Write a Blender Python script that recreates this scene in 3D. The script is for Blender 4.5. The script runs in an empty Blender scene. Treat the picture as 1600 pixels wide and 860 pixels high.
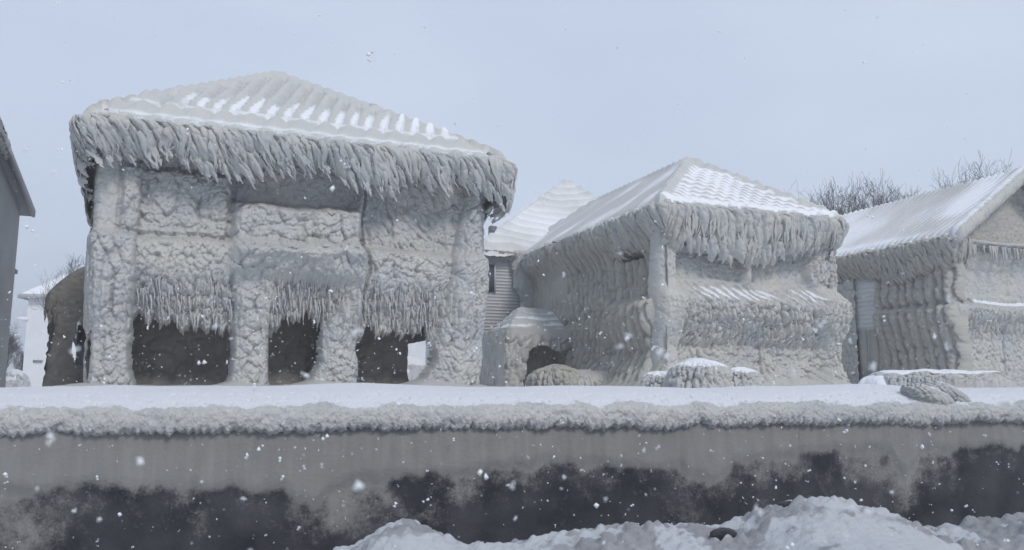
import bpy, math, random
import numpy as np
S = bpy.context.scene
COL = S.collection
R = math.radians

# ------------------------------------------------------------------ camera
EYE = 1.6
PITCH = math.atan(173 / 1250)
cd = bpy.data.cameras.new('camera'); cam = bpy.data.objects.new('camera', cd); COL.objects.link(cam)
cam.location = (0, 0, EYE); cam.rotation_euler = (R(90) + PITCH, 0, 0)
cd.sensor_width = 36; cd.lens = 1250 / 1600 * 36; cd.clip_start = 0.05; cd.clip_end = 3000
cd.dof.use_dof = True; cd.dof.focus_distance = 16; cd.dof.aperture_fstop = 3.5
S.camera = cam

# ------------------------------------------------------------------ world, sun, exposure
SUN_EL, SUN_AZ = R(42), R(148)          # light comes from behind and right of the camera
w = bpy.data.worlds.new("World"); S.world = w; w.use_nodes = True
nt = w.node_tree; nt.nodes.clear()
def N(nt, t, **k):
    n = nt.nodes.new(t)
    for a, b in k.items(): setattr(n, a, b)
    return n
sky = N(nt, 'ShaderNodeTexSky', sky_type='NISHITA', sun_disc=False)
sky.sun_elevation = SUN_EL; sky.sun_rotation = SUN_AZ; sky.dust_density = 3.0; sky.air_density = 1.0
out = N(nt, 'ShaderNodeOutputWorld'); bg = N(nt, 'ShaderNodeBackground'); bg.inputs[1].default_value = 0.1
tc = N(nt, 'ShaderNodeTexCoord'); mp = N(nt, 'ShaderNodeMapping'); mp.inputs['Scale'].default_value = (1.2, 1.2, 3.0)
no = N(nt, 'ShaderNodeTexNoise'); no.inputs['Scale'].default_value = 1.3; no.inputs['Detail'].default_value = 3
cr = N(nt, 'ShaderNodeValToRGB')
cr.color_ramp.elements[0].position = .3; cr.color_ramp.elements[0].color = (5.05, 5.9, 7.5, 1)
cr.color_ramp.elements[1].position = .75; cr.color_ramp.elements[1].color = (6.2, 7.0, 8.4, 1)
mx = N(nt, 'ShaderNodeMix', data_type='RGBA'); mx.inputs[0].default_value = 0.9   # cloud cover over the clear sky
L = nt.links.new
L(tc.outputs['Generated'], mp.inputs[0]); L(mp.outputs[0], no.inputs[0]); L(no.outputs[0], cr.inputs[0])
L(sky.outputs[0], mx.inputs[6]); L(cr.outputs[0], mx.inputs[7]); L(mx.outputs[2], bg.inputs[0]); L(bg.outputs[0], out.inputs[0])
sl = bpy.data.lights.new('sun', 'SUN'); so = bpy.data.objects.new('sun', sl); COL.objects.link(so)
sl.energy = 1.5; sl.angle = R(12); sl.color = (1, .96, .9)
so.rotation_euler = (R(90) - SUN_EL, 0, R(180) - SUN_AZ)
S.view_settings.view_transform = 'Standard'; S.view_settings.look = 'None'; S.view_settings.gamma = 1
S.view_settings.exposure = 0.17; S.view_settings.use_curve_mapping = False
S.render.engine = 'CYCLES'
S.cycles.max_bounces = 6; S.cycles.volume_bounces = 0; S.cycles.diffuse_bounces = 2

# ------------------------------------------------------------------ noise in numpy
def h2(i, j, s):
    i = (i.astype(np.int64) & 0xffff).astype(np.uint64); j = (j.astype(np.int64) & 0xffff).astype(np.uint64)
    n = (i * np.uint64(374761393) + j * np.uint64(668265263) + np.uint64(s * 1274126 + 77)) & np.uint64(0xffffffff)
    n = ((n ^ (n >> np.uint64(13))) * np.uint64(1274126177)) & np.uint64(0xffffffff)
    n = ((n ^ (n >> np.uint64(15))) * np.uint64(2246822519)) & np.uint64(0xffffffff)
    return ((n ^ (n >> np.uint64(16))) & np.uint64(0xffffff)).astype(np.float64) / 16777215.
def vn(x, y, s=0):
    x, y = np.broadcast_arrays(np.asarray(x, float), np.asarray(y, float))
    ix = np.floor(x); iy = np.floor(y); fx = x - ix; fy = y - iy
    fx = fx * fx * (3 - 2 * fx); fy = fy * fy * (3 - 2 * fy)
    a = h2(ix, iy, s); b = h2(ix + 1, iy, s); c = h2(ix, iy + 1, s); d = h2(ix + 1, iy + 1, s)
    return (a * (1 - fx) + b * fx) * (1 - fy) + (c * (1 - fx) + d * fx) * fy
def fbm(x, y, s=0, o=4):
    t = 0; a = .5; n = 0
    for k in range(o):
        t = t + a * vn(np.asarray(x) * 2 ** k, np.asarray(y) * 2 ** k, s + k); n += a; a *= .5
    return t / n
def wor(x, y, s=0, jit=.85):
    x, y = np.broadcast_arrays(np.asarray(x, float), np.asarray(y, float))
    ix = np.floor(x); iy = np.floor(y)
    f1 = np.full(x.shape, 9.); f2 = np.full(x.shape, 9.)
    for dx in (-1, 0, 1):
        for dy in (-1, 0, 1):
            cx = ix + dx; cy = iy + dy
            px = cx + .5 + (h2(cx, cy, s) - .5) * jit; py = cy + .5 + (h2(cx, cy, s + 9) - .5) * jit
            d = np.hypot(px - x, py - y)
            m = d < f1
            f2 = np.where(m, f1, np.minimum(f2, d)); f1 = np.where(m, d, f1)
    return f1, f2
def pop(x, z, cell=.25, st=1., s=0):          # knobbly ice: rounded lumps with sharp creases, about -0.5..0.6
    wx = x / cell + 1.1 * (fbm(x / cell * .7, z / cell * .7, s + 31, 2) - .5)
    wz = z / (cell * st) + 1.1 * (fbm(x / cell * .7 + 9, z / cell * .7, s + 37, 2) - .5)
    f1, f2 = wor(wx, wz, s)
    return .42 - 1.0 * f1 ** 2 + .5 * np.minimum(f2 - f1, .35) - .45 * np.exp(-(f2 - f1) / .10)
def wor2(x, y, s=0, jit=.85):          # distance to nearest two seeds and offset (dx, dy) from the nearest
    x, y = np.broadcast_arrays(np.asarray(x, float), np.asarray(y, float))
    ix = np.floor(x); iy = np.floor(y)
    f1 = np.full(x.shape, 9.); f2 = np.full(x.shape, 9.); ox = np.zeros(x.shape); oy = np.zeros(x.shape)
    for dx in (-1, 0, 1):
        for dy in (-1, 0, 1):
            cx = ix + dx; cy = iy + dy
            px = cx + .5 + (h2(cx, cy, s) - .5) * jit; py = cy + .5 + (h2(cx, cy, s + 9) - .5) * jit
            d = np.hypot(px - x, py - y); m = d < f1
            f2 = np.where(m, f1, np.minimum(f2, d)); f1 = np.where(m, d, f1); ox = np.where(m, x - px, ox); oy = np.where(m, y - py, oy)
    return f1, f2, ox, oy
def droop(x, z, cell=.25, st=1.1, s=0, lean=0.):      # lumps that sag: thin above, fat and undercut below
    x = x + lean * z
    wx = x / cell + 1.2 * (fbm(x / cell * .5, z / cell * .5, s + 31, 2) - .5); wz = z / (cell * st) + 1.2 * (fbm(x / cell * .5 + 9, z / cell * .5, s + 37, 2) - .5)
    f1, f2, ox, oz = wor2(wx, wz, s, .95)
    size = .5 + .9 * vn(np.floor(wx - ox), np.floor(wz - oz), s + 3)
    d = np.sqrt(np.clip(1 - (f1 / .72) ** 2, 0, 1))
    return (d * (1 - .28 * np.clip(oz / .5, -1, 1)) - .55) * size - .13 * np.exp(-(f2 - f1) / .10)
def lumps(x, z, cell=.25, st=1.1, s=0, lean=0.):
    k = ss(.35, .65, fbm(x / cell * .22, z / cell * .22, s + 91, 2))
    return .62 * (droop(x, z, cell, st, s, lean) * (1 - k) + droop(x, z, cell * .6, st, s + 2, lean) * .75 * k) + .22 * droop(x, z, cell * .38, st, s + 5, lean) + .25 * (fbm(x / cell * .6, z / cell * .6, s + 8, 3) - .5)
def cauli(x, z, cell=.25, st=1., s=0):
    return pop(x, z, cell, st, s) + .42 * pop(x, z, cell * .42, max(1, st * .8), s + 3) + .15 * pop(x, z, cell * .2, 1, s + 5)
def flute(x, z, w=.3, st=3.2, s=0):
    xx = x + .22 * (fbm(x * .8, z * .7, s + 50, 2) - .5) + .05 * np.sin(z * 4 + 6 * vn(x * 2, z, s + 51))
    f1, f2 = wor(xx / w, z / (w * st), s, .8)
    a = 1 - 1.3 * f1 ** 2 + .9 * np.minimum(f2 - f1, .3)
    r = np.sqrt(np.abs(np.cos(math.pi * (xx / w * .5 + .5 * vn(x * 1.5, z * .8, s + 52)))))
    return .55 * a + .45 * r - .5 - .55 * np.exp(-(f2 - f1) / .10)
def ss(a, b, x):
    t = np.clip((x - a) / (b - a), 0, 1); return t * t * (3 - 2 * t)
def box(u, z, u0, u1, z0, z1, f=.15, fz=None):
    fz = fz or f
    return ss(u0 - f / 2, u0 + f / 2, u) * (1 - ss(u1 - f / 2, u1 + f / 2, u)) * ss(z0 - fz / 2, z0 + fz / 2, z) * (1 - ss(z1 - fz / 2, z1 + fz / 2, z))

# ------------------------------------------------------------------ materials
MATS = {}
def mat(name, base, base2=None, rough=.6, scale=3., bump=.3, bscale=25., snow=None, spec=.3, thr=(.4, .6), attr2=None, dark=None):
    m = bpy.data.materials.new(name); m.use_nodes = True; t = m.node_tree; b = t.nodes['Principled BSDF']; l = t.links.new
    b.inputs['Roughness'].default_value = rough; b.inputs['Specular IOR Level'].default_value = spec
    tc = N(t, 'ShaderNodeTexCoord'); co = tc.outputs['Object']
    n = N(t, 'ShaderNodeTexNoise'); n.inputs['Scale'].default_value = scale; n.inputs['Detail'].default_value = 5; n.inputs['Roughness'].default_value = .6
    l(co, n.inputs[0])
    r = N(t, 'ShaderNodeValToRGB'); r.color_ramp.elements[0].position = .35; r.color_ramp.elements[1].position = .68
    r.color_ramp.elements[0].color = (*base, 1); r.color_ramp.elements[1].color = (*(base2 or base), 1)
    l(n.outputs[0], r.inputs[0]); c = r.outputs[0]
    n2 = N(t, 'ShaderNodeTexNoise'); n2.inputs['Scale'].default_value = bscale; n2.inputs['Detail'].default_value = 6; n2.inputs['Roughness'].default_value = .65
    l(co, n2.inputs[0])
    if snow is not None:
        a = N(t, 'ShaderNodeAttribute', attribute_name='snow')
        ad = N(t, 'ShaderNodeMath', operation='ADD'); sb = N(t, 'ShaderNodeMath', operation='MULTIPLY_ADD')
        sb.inputs[1].default_value = .5; sb.inputs[2].default_value = -.25
        l(n2.outputs[0], sb.inputs[0]); l(a.outputs['Fac'], ad.inputs[0]); l(sb.outputs[0], ad.inputs[1])
        mr = N(t, 'ShaderNodeMapRange'); mr.inputs[1].default_value = thr[0]; mr.inputs[2].default_value = thr[1]; l(ad.outputs[0], mr.inputs[0])
        q = N(t, 'ShaderNodeMix', data_type='RGBA'); q.inputs[7].default_value = (*snow, 1)
        l(mr.outputs[0], q.inputs[0]); l(c, q.inputs[6]); c = q.outputs[2]
    l(c, b.inputs['Base Color'])
    bp = N(t, 'ShaderNodeBump'); bp.inputs['Strength'].default_value = min(1, bump * 1.9); bp.inputs['Distance'].default_value = .045
    l(n2.outputs[0], bp.inputs['Height']); l(bp.outputs[0], b.inputs['Normal'])
    MATS[name] = m; return m
SNOW = (.80, .82, .86)
mat('ice', (.44, .45, .455), (.515, .51, .48), .40, .9, .35, 22, SNOW)
mat('ice_far', (.435, .445, .445), (.505, .495, .455), .42, .8, .4, 9, SNOW)
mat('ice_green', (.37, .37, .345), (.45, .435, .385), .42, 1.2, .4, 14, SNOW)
mat('roof_ice', (.49, .50, .50), (.54, .535, .51), .55, 1.0, .35, 16, SNOW, thr=(.3, .75))
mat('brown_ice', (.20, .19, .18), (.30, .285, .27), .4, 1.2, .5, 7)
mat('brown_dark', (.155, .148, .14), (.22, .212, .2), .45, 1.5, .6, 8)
mat('snow', SNOW, (.78, .80, .85), .75, 2, .08, 18)
mat('lip_ice', (.56, .57, .575), (.66, .655, .63), .45, 2.5, .45, 40, SNOW)
mat('dirty_snow', (.50, .53, .57), (.60, .62, .65), .7, 1.8, .35, 26, SNOW)
mat('clump', (.40, .41, .43), (.52, .53, .55), .7, 6, .6, 30)
mat('stone', (.02, .02, .022), (.05, .05, .055), .4, 6, .5, 20)
mat('siding', (.55, .57, .58), (.62, .63, .64), .6, 1.4, .2, 20)
mat('siding_white', (.66, .68, .70), (.72, .73, .75), .6, 1.4, .1, 20)
mat('siding_grey', (.20, .20, .205), (.26, .255, .25), .6, .8, .15, 12)
mat('soffit', (.13, .13, .14), (.18, .18, .18), .6, 2, .2, 10)
mat('trim', (.5, .51, .52), None, .5, 2, .1, 10)
mat('glass', (.06, .075, .095), (.09, .105, .13), .12, 3, .05, 10, spec=.5)
mat('blue_door', (.22, .28, .36), None, .5, 2, .1, 10)
mat('bark', (.055, .05, .052), (.085, .08, .08), .8, 3, .3, 12)
mat('flake', (.85, .87, .9), None, .6, 3, 0, 10)
# seawall concrete: dark wet concrete under a grey skin of frozen spray
def wall_mat():
    m = bpy.data.materials.new('frosted_concrete'); m.use_nodes = True; t = m.node_tree; b = t.nodes['Principled BSDF']; l = t.links.new
    tc = N(t, 'ShaderNodeTexCoord'); co = tc.outputs['Object']
    a = N(t, 'ShaderNodeAttribute', attribute_name='frost')
    n = N(t, 'ShaderNodeTexNoise'); n.inputs['Scale'].default_value = 8; n.inputs['Detail'].default_value = 9; n.inputs['Roughness'].default_value = .72; l(co, n.inputs[0])
    mm = N(t, 'ShaderNodeMath', operation='MULTIPLY_ADD'); mm.inputs[1].default_value = 1.5; mm.inputs[2].default_value = -.75; l(n.outputs[0], mm.inputs[0])
    ad = N(t, 'ShaderNodeMath', operation='ADD'); l(a.outputs['Fac'], ad.inputs[0]); l(mm.outputs[0], ad.inputs[1])
    ng = N(t, 'ShaderNodeTexNoise'); ng.inputs['Scale'].default_value = 55; ng.inputs['Detail'].default_value = 4; l(co, ng.inputs[0])
    m2 = N(t, 'ShaderNodeMath', operation='MULTIPLY_ADD'); m2.inputs[1].default_value = .6; m2.inputs[2].default_value = -.3; l(ng.outputs[0], m2.inputs[0])
    a2 = N(t, 'ShaderNodeMath', operation='ADD'); l(ad.outputs[0], a2.inputs[0]); l(m2.outputs[0], a2.inputs[1]); ad = a2
    mr = N(t, 'ShaderNodeMapRange', interpolation_type='SMOOTHSTEP'); mr.inputs[1].default_value = .12; mr.inputs[2].default_value = .9; l(ad.outputs[0], mr.inputs[0])
    mp = N(t, 'ShaderNodeMapping'); mp.inputs['Scale'].default_value = (14, 14, 1.6); l(co, mp.inputs[0])
    n3 = N(t, 'ShaderNodeTexNoise'); n3.inputs['Scale'].default_value = 1; n3.inputs['Detail'].default_value = 5; l(mp.outputs[0], n3.inputs[0])
    r1 = N(t, 'ShaderNodeValToRGB'); r1.color_ramp.elements[0].position = .3; r1.color_ramp.elements[1].position = .75
    r1.color_ramp.elements[0].color = (.205, .203, .198, 1); r1.color_ramp.elements[1].color = (.25, .25, .24, 1); l(n3.outputs[0], r1.inputs[0])
    n4 = N(t, 'ShaderNodeTexNoise'); n4.inputs['Scale'].default_value = 3; n4.inputs['Detail'].default_value = 6; l(co, n4.inputs[0])
    r2 = N(t, 'ShaderNodeValToRGB'); r2.color_ramp.elements[0].position = .35; r2.color_ramp.elements[1].position = .7
    r2.color_ramp.elements[0].color = (.022, .024, .030, 1); r2.color_ramp.elements[1].color = (.06, .06, .068, 1); l(n4.outputs[0], r2.inputs[0])
    q = N(t, 'ShaderNodeMix', data_type='RGBA'); l(mr.outputs[0], q.inputs[0]); l(r2.outputs[0], q.inputs[6]); l(r1.outputs[0], q.inputs[7]); l(q.outputs[2], b.inputs['Base Color'])
    b.inputs['Roughness'].default_value = .6; b.inputs['Specular IOR Level'].default_value = .25
    n5 = N(t, 'ShaderNodeTexNoise'); n5.inputs['Scale'].default_value = 35; n5.inputs['Detail'].default_value = 6; l(co, n5.inputs[0])
    bp = N(t, 'ShaderNodeBump'); bp.inputs['Strength'].default_value = .35; bp.inputs['Distance'].default_value = .015; l(n5.outputs[0], bp.inputs['Height']); l(bp.outputs[0], b.inputs['Normal'])
    MATS['frosted_concrete'] = m
wall_mat()

# ------------------------------------------------------------------ object helpers
def tag(o, label=None, cat=None, group=None, kind=None):
    if label: o['label'] = label
    if cat: o['category'] = cat
    if group: o['group'] = group
    if kind: o['kind'] = kind
    return o
def empty(name, loc, label, cat, group=None):
    o = bpy.data.objects.new(name, None); COL.objects.link(o); o.location = loc; o.empty_display_size = .3
    return tag(o, label, cat, group)
INV = {}
def link(name, me, m, parent=None, smooth=True):
    me.materials.append(MATS[m])
    if smooth: me.polygons.foreach_set('use_smooth', np.ones(len(me.polygons), bool))
    o = bpy.data.objects.new(name, me); COL.objects.link(o)
    if parent is not None:
        o.parent = parent
        # meshes are written in world coordinates: bring them back by the parents' offset
        off = np.array(parent.location); p = parent.parent
        o.location = (-parent['_w'][0], -parent['_w'][1], -parent['_w'][2]) if '_w' in parent else tuple(-off)
    return o
def world_off(o):      # remember the true world origin of a part so that its own children sit right
    return o
def rawmesh(name, V, F, attrs=None):
    me = bpy.data.meshes.new(name); V = np.asarray(V, np.float32)
    me.vertices.add(len(V)); me.vertices.foreach_set('co', V.ravel())
    if isinstance(F, np.ndarray) and F.ndim == 2:
        k = F.shape[1]; nf = len(F); me.loops.add(nf * k); me.loops.foreach_set('vertex_index', F.astype(np.int32).ravel())
        me.polygons.add(nf); me.polygons.foreach_set('loop_start', np.arange(0, nf * k, k, dtype=np.int32))
        me.polygons.foreach_set('loop_total', np.full(nf, k, np.int32))
    else:
        li = [i for f in F for i in f]; st = []; c = 0
        for f in F: st.append(c); c += len(f)
        me.loops.add(len(li)); me.loops.foreach_set('vertex_index', li)
        me.polygons.add(len(F)); me.polygons.foreach_set('loop_start', st); me.polygons.foreach_set('loop_total', [len(f) for f in F])
    if attrs:
        for k_, v in attrs.items():
            a = me.attributes.new(k_, 'FLOAT', 'POINT'); a.data.foreach_set('value', np.asarray(v, np.float32).ravel())
    me.update(calc_edges=True); me.validate()
    return me
def P(name, V, F, m, parent=None, attrs=None, smooth=True, normals=None):
    """mesh in WORLD coordinates, linked under parent (parents are unrotated, so only offsets matter)"""
    me = rawmesh(name, V, F, attrs); me.materials.append(MATS[m])
    if smooth: me.polygons.foreach_set('use_smooth', np.ones(len(me.polygons), bool))
    if normals is not None and len(me.vertices) == len(normals): me.normals_split_custom_set_from_vertices([tuple(x) for x in normals])
    o = bpy.data.objects.new(name, me); COL.objects.link(o)
    if parent is not None:
        o.parent = parent
        if parent.type == 'EMPTY': o.location = tuple(-c for c in parent.location)   # part frame == world frame
    return o
def sheet(name, G, m, parent=None, mask=None, attrs=None, regions=None, flip=False):
    """G (n,m,3) grid. mask (n-1,m-1) faces kept. regions: list of (name, facebool, label) parts; rest is `name`."""
    n, k = G.shape[:2]
    idx = np.arange(n * k).reshape(n, k)
    A, B, C, D = idx[:-1, :-1], idx[1:, :-1], idx[1:, 1:], idx[:-1, 1:]
    F = np.stack([A, B, C, D] if not flip else [A, D, C, B], -1)
    gu = np.gradient(G, axis=0); gv = np.gradient(G, axis=1)
    nn = np.cross(gu, gv); nn /= np.linalg.norm(nn, axis=2, keepdims=True) + 1e-9
    if flip: nn = -nn
    V = G.reshape(-1, 3); NV = nn.reshape(-1, 3)
    keep = np.ones((n - 1, k - 1), bool) if mask is None else mask.copy()
    outs = []
    todo = []
    for rn, rb, rl in (regions or []):
        todo.append((rn, keep & rb, rl)); keep = keep & ~rb
    todo.append((name, keep, None))
    for rn, fm, rl in todo:
        f = F[fm]
        if len(f) == 0: continue
        used, inv = np.unique(f.ravel(), return_inverse=True)
        o = P(rn, V[used], inv.reshape(-1, 4), m, parent, {a: np.asarray(b).ravel()[used] for a, b in (attrs or {}).items()}, normals=NV[used] if regions else None)
        if rl: o['label'] = rl
        outs.append(o)
    return outs
class MB:
    def __init__(s): s.v = []; s.f = []; s.n = 0
    def add(s, V, F):
        s.v.append(np.asarray(V, float)); s.f += [tuple(i + s.n for i in f) for f in F]; s.n += len(V)
    def box(s, c, ax, half):     # centre, 3 axes, half sizes
        c = np.array(c, float); ax = [np.array(a, float) for a in ax]
        V = [c + ax[0] * half[0] * i + ax[1] * half[1] * j + ax[2] * half[2] * k for i in (-1, 1) for j in (-1, 1) for k in (-1, 1)]
        s.add(V, [(0, 1, 3, 2), (4, 6, 7, 5), (0, 4, 5, 1), (2, 3, 7, 6), (0, 2, 6, 4), (1, 5, 7, 3)])
    def build(s, name, m, parent=None, smooth=False): return P(name, np.concatenate(s.v), s.f, m, parent, smooth=smooth)
def tubes(paths, rads, sides=6, flat=None, seed=0):
    """paths (n,k,3), rads (n,k) -> V,F ; flat optional (n,3) normal direction squashed by .6"""
    paths = np.asarray(paths, float); rads = np.asarray(rads, float)
    n, k = paths.shape[:2]
    T = np.gradient(paths, axis=1); T /= np.linalg.norm(T, axis=2, keepdims=True) + 1e-9
    up = np.where(np.abs(T[..., 2:3]) > .8, np.array([1., .2, 0]), np.array([0, 0, 1.]))
    if flat is not None: up = np.broadcast_to(np.asarray(flat)[:, None, :], T.shape)
    A = np.cross(T, up); A /= np.linalg.norm(A, axis=2, keepdims=True) + 1e-9
    B = np.cross(T, A)
    if flat is not None: B = B * .45
    th = np.linspace(0, 2 * math.pi, sides, endpoint=False)
    rng = np.random.RandomState(seed)
    rr = rads[..., None] * (1 + .25 * (rng.rand(n, k, sides) - .5) * 2)
    V = paths[:, :, None, :] + rr[..., None] * (A[:, :, None, :] * np.cos(th)[None, None, :, None] + B[:, :, None, :] * np.sin(th)[None, None, :, None])
    idx = np.arange(n * k * sides).reshape(n, k, sides)
    a = idx[:, :-1]; b = idx[:, 1:]
    F = np.stack([a, np.roll(a, -1, 2), np.roll(b, -1, 2), b], -1).reshape(-1, 4)
    return V.reshape(-1, 3), F

# ------------------------------------------------------------------ frames
A22 = R(22)
U = np.array([math.cos(A22), math.sin(A22), 0]); Vv = np.array([-math.sin(A22), math.cos(A22), 0]); Z = np.array([0, 0, 1.])
G0 = 1.55       # terrace level
def frame(O):
    O = np.array([O[0], O[1], 0.])
    def W(u, v, z):
        u, v, z = np.broadcast_arrays(np.asarray(u, float), np.asarray(v, float), np.asarray(z, float))
        return O + u[..., None] * U + v[..., None] * Vv + z[..., None] * Z
    return W
O1 = (-9.644, 18.3); O2 = (5.145, 26.5); O3 = (17.85, 32.15)

def hbox(W, mb, u0, u1, v0, v1, z0, z1):
    c = W((u0 + u1) / 2, (v0 + v1) / 2, (z0 + z1) / 2); mb.box(c, (U, Vv, Z), ((u1 - u0) / 2, (v1 - v0) / 2, (z1 - z0) / 2))

def roof(W, parent, u0, u1, v0, v1, ze, hfun, disp, res, snowfun, name='roof', m='roof_ice', cut=None, thick=.3):
    """hip/gable roof as one height field over its plan; disp(u,v,face,s,t)->height"""
    us = np.arange(u0, u1 + res * .5, res); vs = np.arange(v0, v1 + res * .5, res)
    u, v = np.meshgrid(us, vs, indexing='ij')
    base, face = hfun(u, v)
    s = np.where((face == 0) | (face == 2), u, v)
    t = base
    ed = np.minimum(np.minimum(u - u0, u1 - u), np.minimum(v - v0, v1 - v))
    d, snow = disp(u, v, face, s, t)
    z = ze + base + d - .28 * np.clip(1 - ed / .35, 0, 1) ** 2
    mask = None
    if cut is not None: mask = ~cut(u, v)[:-1, :-1]
    return sheet(name, W(u, v, z), m, parent, mask, {'snow': snow})[0]

def hip(u0, u1, v0, v1, ua, va0, va1, rise):
    """hip: ridge from (ua,va0) to (ua,va1). faces 0 front 1 right 2 back 3 left"""
    def f(u, v):
        h = np.stack([(v - v0) / (va0 - v0), (u1 - u) / (u1 - ua), (v1 - v) / (v1 - va1), (u - u0) / (ua - u0)]) * rise
        h = np.minimum(h, rise + .0)
        return h.min(0), h.argmin(0)
    def near(u, v):
        h = np.sort(np.stack([(v - v0) / (va0 - v0), (u1 - u) / (u1 - ua), (v1 - v) / (v1 - va1), (u - u0) / (ua - u0)]) * rise, axis=0)
        return h[1] - h[0]
    return f, near

def curtain(W, parent, path, ztop, Lf, res, slant=.3, bulge=.28, amp=.09, cell=.16, st=3.5, name='icicle_fringe', m='ice', seed=0,
            tongues=120, tl=(.5, 1.1), tr=(.06, .13), tips=3, small=0, inward=.5, tuck=.25, cw=.32, jag=.35, jagw=.22, flow=None, roof_in=.55, snowtop=.0):
    """ice hanging off an eave. path: list of (u,v) corners walked with the outside on the right-hand side."""
    pts = np.array(path, float); seg = []
    out = []; tan = []
    r = .3
    for i in range(len(pts) - 1):
        a, b = pts[i], pts[i + 1]; d = b - a; Ln = np.linalg.norm(d); d /= Ln; nrm = np.array([d[1], -d[0]])
        a2 = a + d * (r if i > 0 else 0); b2 = b - d * (r if i < len(pts) - 2 else 0)
        k = max(2, int(np.linalg.norm(b2 - a2) / res))
        for q in np.linspace(0, 1, k, endpoint=False): seg.append(a2 + (b2 - a2) * q); out.append(nrm)
        if i < len(pts) - 2:
            d2 = pts[i + 2] - b; d2 /= np.linalg.norm(d2); n2 = np.array([d2[1], -d2[0]])
            cen = b - d * r - nrm * r
            ang0 = math.atan2(nrm[1], nrm[0]); ang1 = math.atan2(n2[1], n2[0])
            while ang1 - ang0 > math.pi: ang1 -= 2 * math.pi
            while ang1 - ang0 < -math.pi: ang1 += 2 * math.pi
            k = max(3, int(r * abs(ang1 - ang0) / res))
            for q in np.linspace(0, 1, k, endpoint=False):
                an = ang0 + (ang1 - ang0) * q; e = np.array([math.cos(an), math.sin(an)]); seg.append(cen + e * r); out.append(e)
    seg = np.array(seg); out = np.array(out); tg = np.gradient(seg, axis=0); tg /= np.linalg.norm(tg, axis=1, keepdims=True)
    sl = np.concatenate([[0], np.cumsum(np.linalg.norm(np.diff(seg, axis=0), axis=1))])
    Lm = Lf(sl)
    tmax = Lm.max() + jag + .1
    ts = np.arange(-roof_in, tmax, res)
    s, t = np.meshgrid(sl, ts, indexing='ij')
    tt = np.clip(t, 0, None)
    # profile: over the roof edge, bulge out, fall, tuck back in
    Lb = Lm[:, None]
    q = np.clip(tt / Lb, 0, 1.3)
    offp = bulge * np.sin(np.clip(tt / .5, 0, 1) * math.pi / 2) * (1 - inward * np.clip(q - .25, 0, 1.1)) - tuck * q ** 1.5
    offp = np.where(t < 0, t * .85, offp)
    zp = np.where(t < 0, -t * .52 + .05, .05 - np.where(tt < .35, tt ** 2 / .7, tt - .175))
    sw = s - slant * tt
    lump = flute(sw, tt, cell, st, seed)
    fine = pop(sw, tt, cell * .5, 2.2, seed + 7)
    k = ss(-.3, .25, t)
    h = (amp * lump + amp * .35 * fine) * (.25 + .75 * k) + .04 * (fbm(s * 1.2, t * 1.2, seed + 3) - .5) * 2
    # ragged lower edge following the flutes
    tooth = wor(sw / jagw, np.full_like(sw, .5) + seed, seed + 11, .6)[0]
    tooth2 = wor(sw / (jagw * .35), np.full_like(sw, .5) + seed, seed + 12, .6)[0]
    edge = Lb + jag * (.65 - 1.1 * tooth) + jag * .4 * (.5 - tooth2) + .35 * (vn(s * .9, np.zeros_like(s), seed + 13) - .5)
    mask = (t < edge)
    h = h - .10 * ss(-.25, 0, t - edge)
    base = seg[:, None, :] + out[:, None, :] * (offp + h)[..., None] + (tg[:, None, :] * (slant * .55 * tt)[..., None])
    z = ztop + zp + np.where(t < 0, h, 0)
    G = W(base[..., 0], base[..., 1], z)
    fm = mask[:-1, :-1] & mask[1:, 1:]
    snow = ss(.02, -.18, t + .1 * (fbm(s * 3, t * 3, seed + 21) - .5)) * snowtop
    sheet(name, G, m, parent, fm, {'snow': snow}, flip=True)[0]['kind'] = 'stuff'
    # tongues and tips
    rng = np.random.RandomState(seed + 5)
    Pp = []; Rr = []; Fl = []
    def one(s0, t0, L, rad, sl_, K=9, offx=0.):
        i = min(len(sl) - 1, int(np.searchsorted(sl, s0))); 
        d = np.linspace(0, 1, K)
        tq = t0 + d * L
        ip = np.clip(np.searchsorted(sl, s0), 0, len(sl) - 1)
        o_ = out[ip]; t_ = tg[ip]; c = seg[ip]
        qq = np.clip(tq / Lm[ip], 0, 1.3)
        of = bulge * np.sin(np.clip(tq / .5, 0, 1) * math.pi / 2) * (1 - inward * np.clip(qq - .25, 0, 1.1)) - tuck * qq ** 1.5 + offx
        zz = ztop + .05 - np.where(tq < .35, tq ** 2 / .7, tq - .175)
        wob = .035 * np.sin(d * 7 + rng.rand() * 6) * (L > .3)
        uv = c[None] + o_[None] * of[:, None] + t_[None] * ((sl_ * d * L + wob) + slant * .55 * t0)[:, None]
        pr = W(uv[:, 0], uv[:, 1], zz)
        lum = 1 + .3 * np.sin(d * rng.uniform(14, 26) + rng.rand() * 6)
        ra = rad * np.clip(1.02 - d ** rng.uniform(1.3, 2.4), .06, 1) * lum * np.clip(.45 + d * 3, 0, 1)
        Pp.append(pr); Rr.append(ra); Fl.append(U * o_[0] + Vv * o_[1])
        return s0, tq
    c0 = .1
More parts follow.
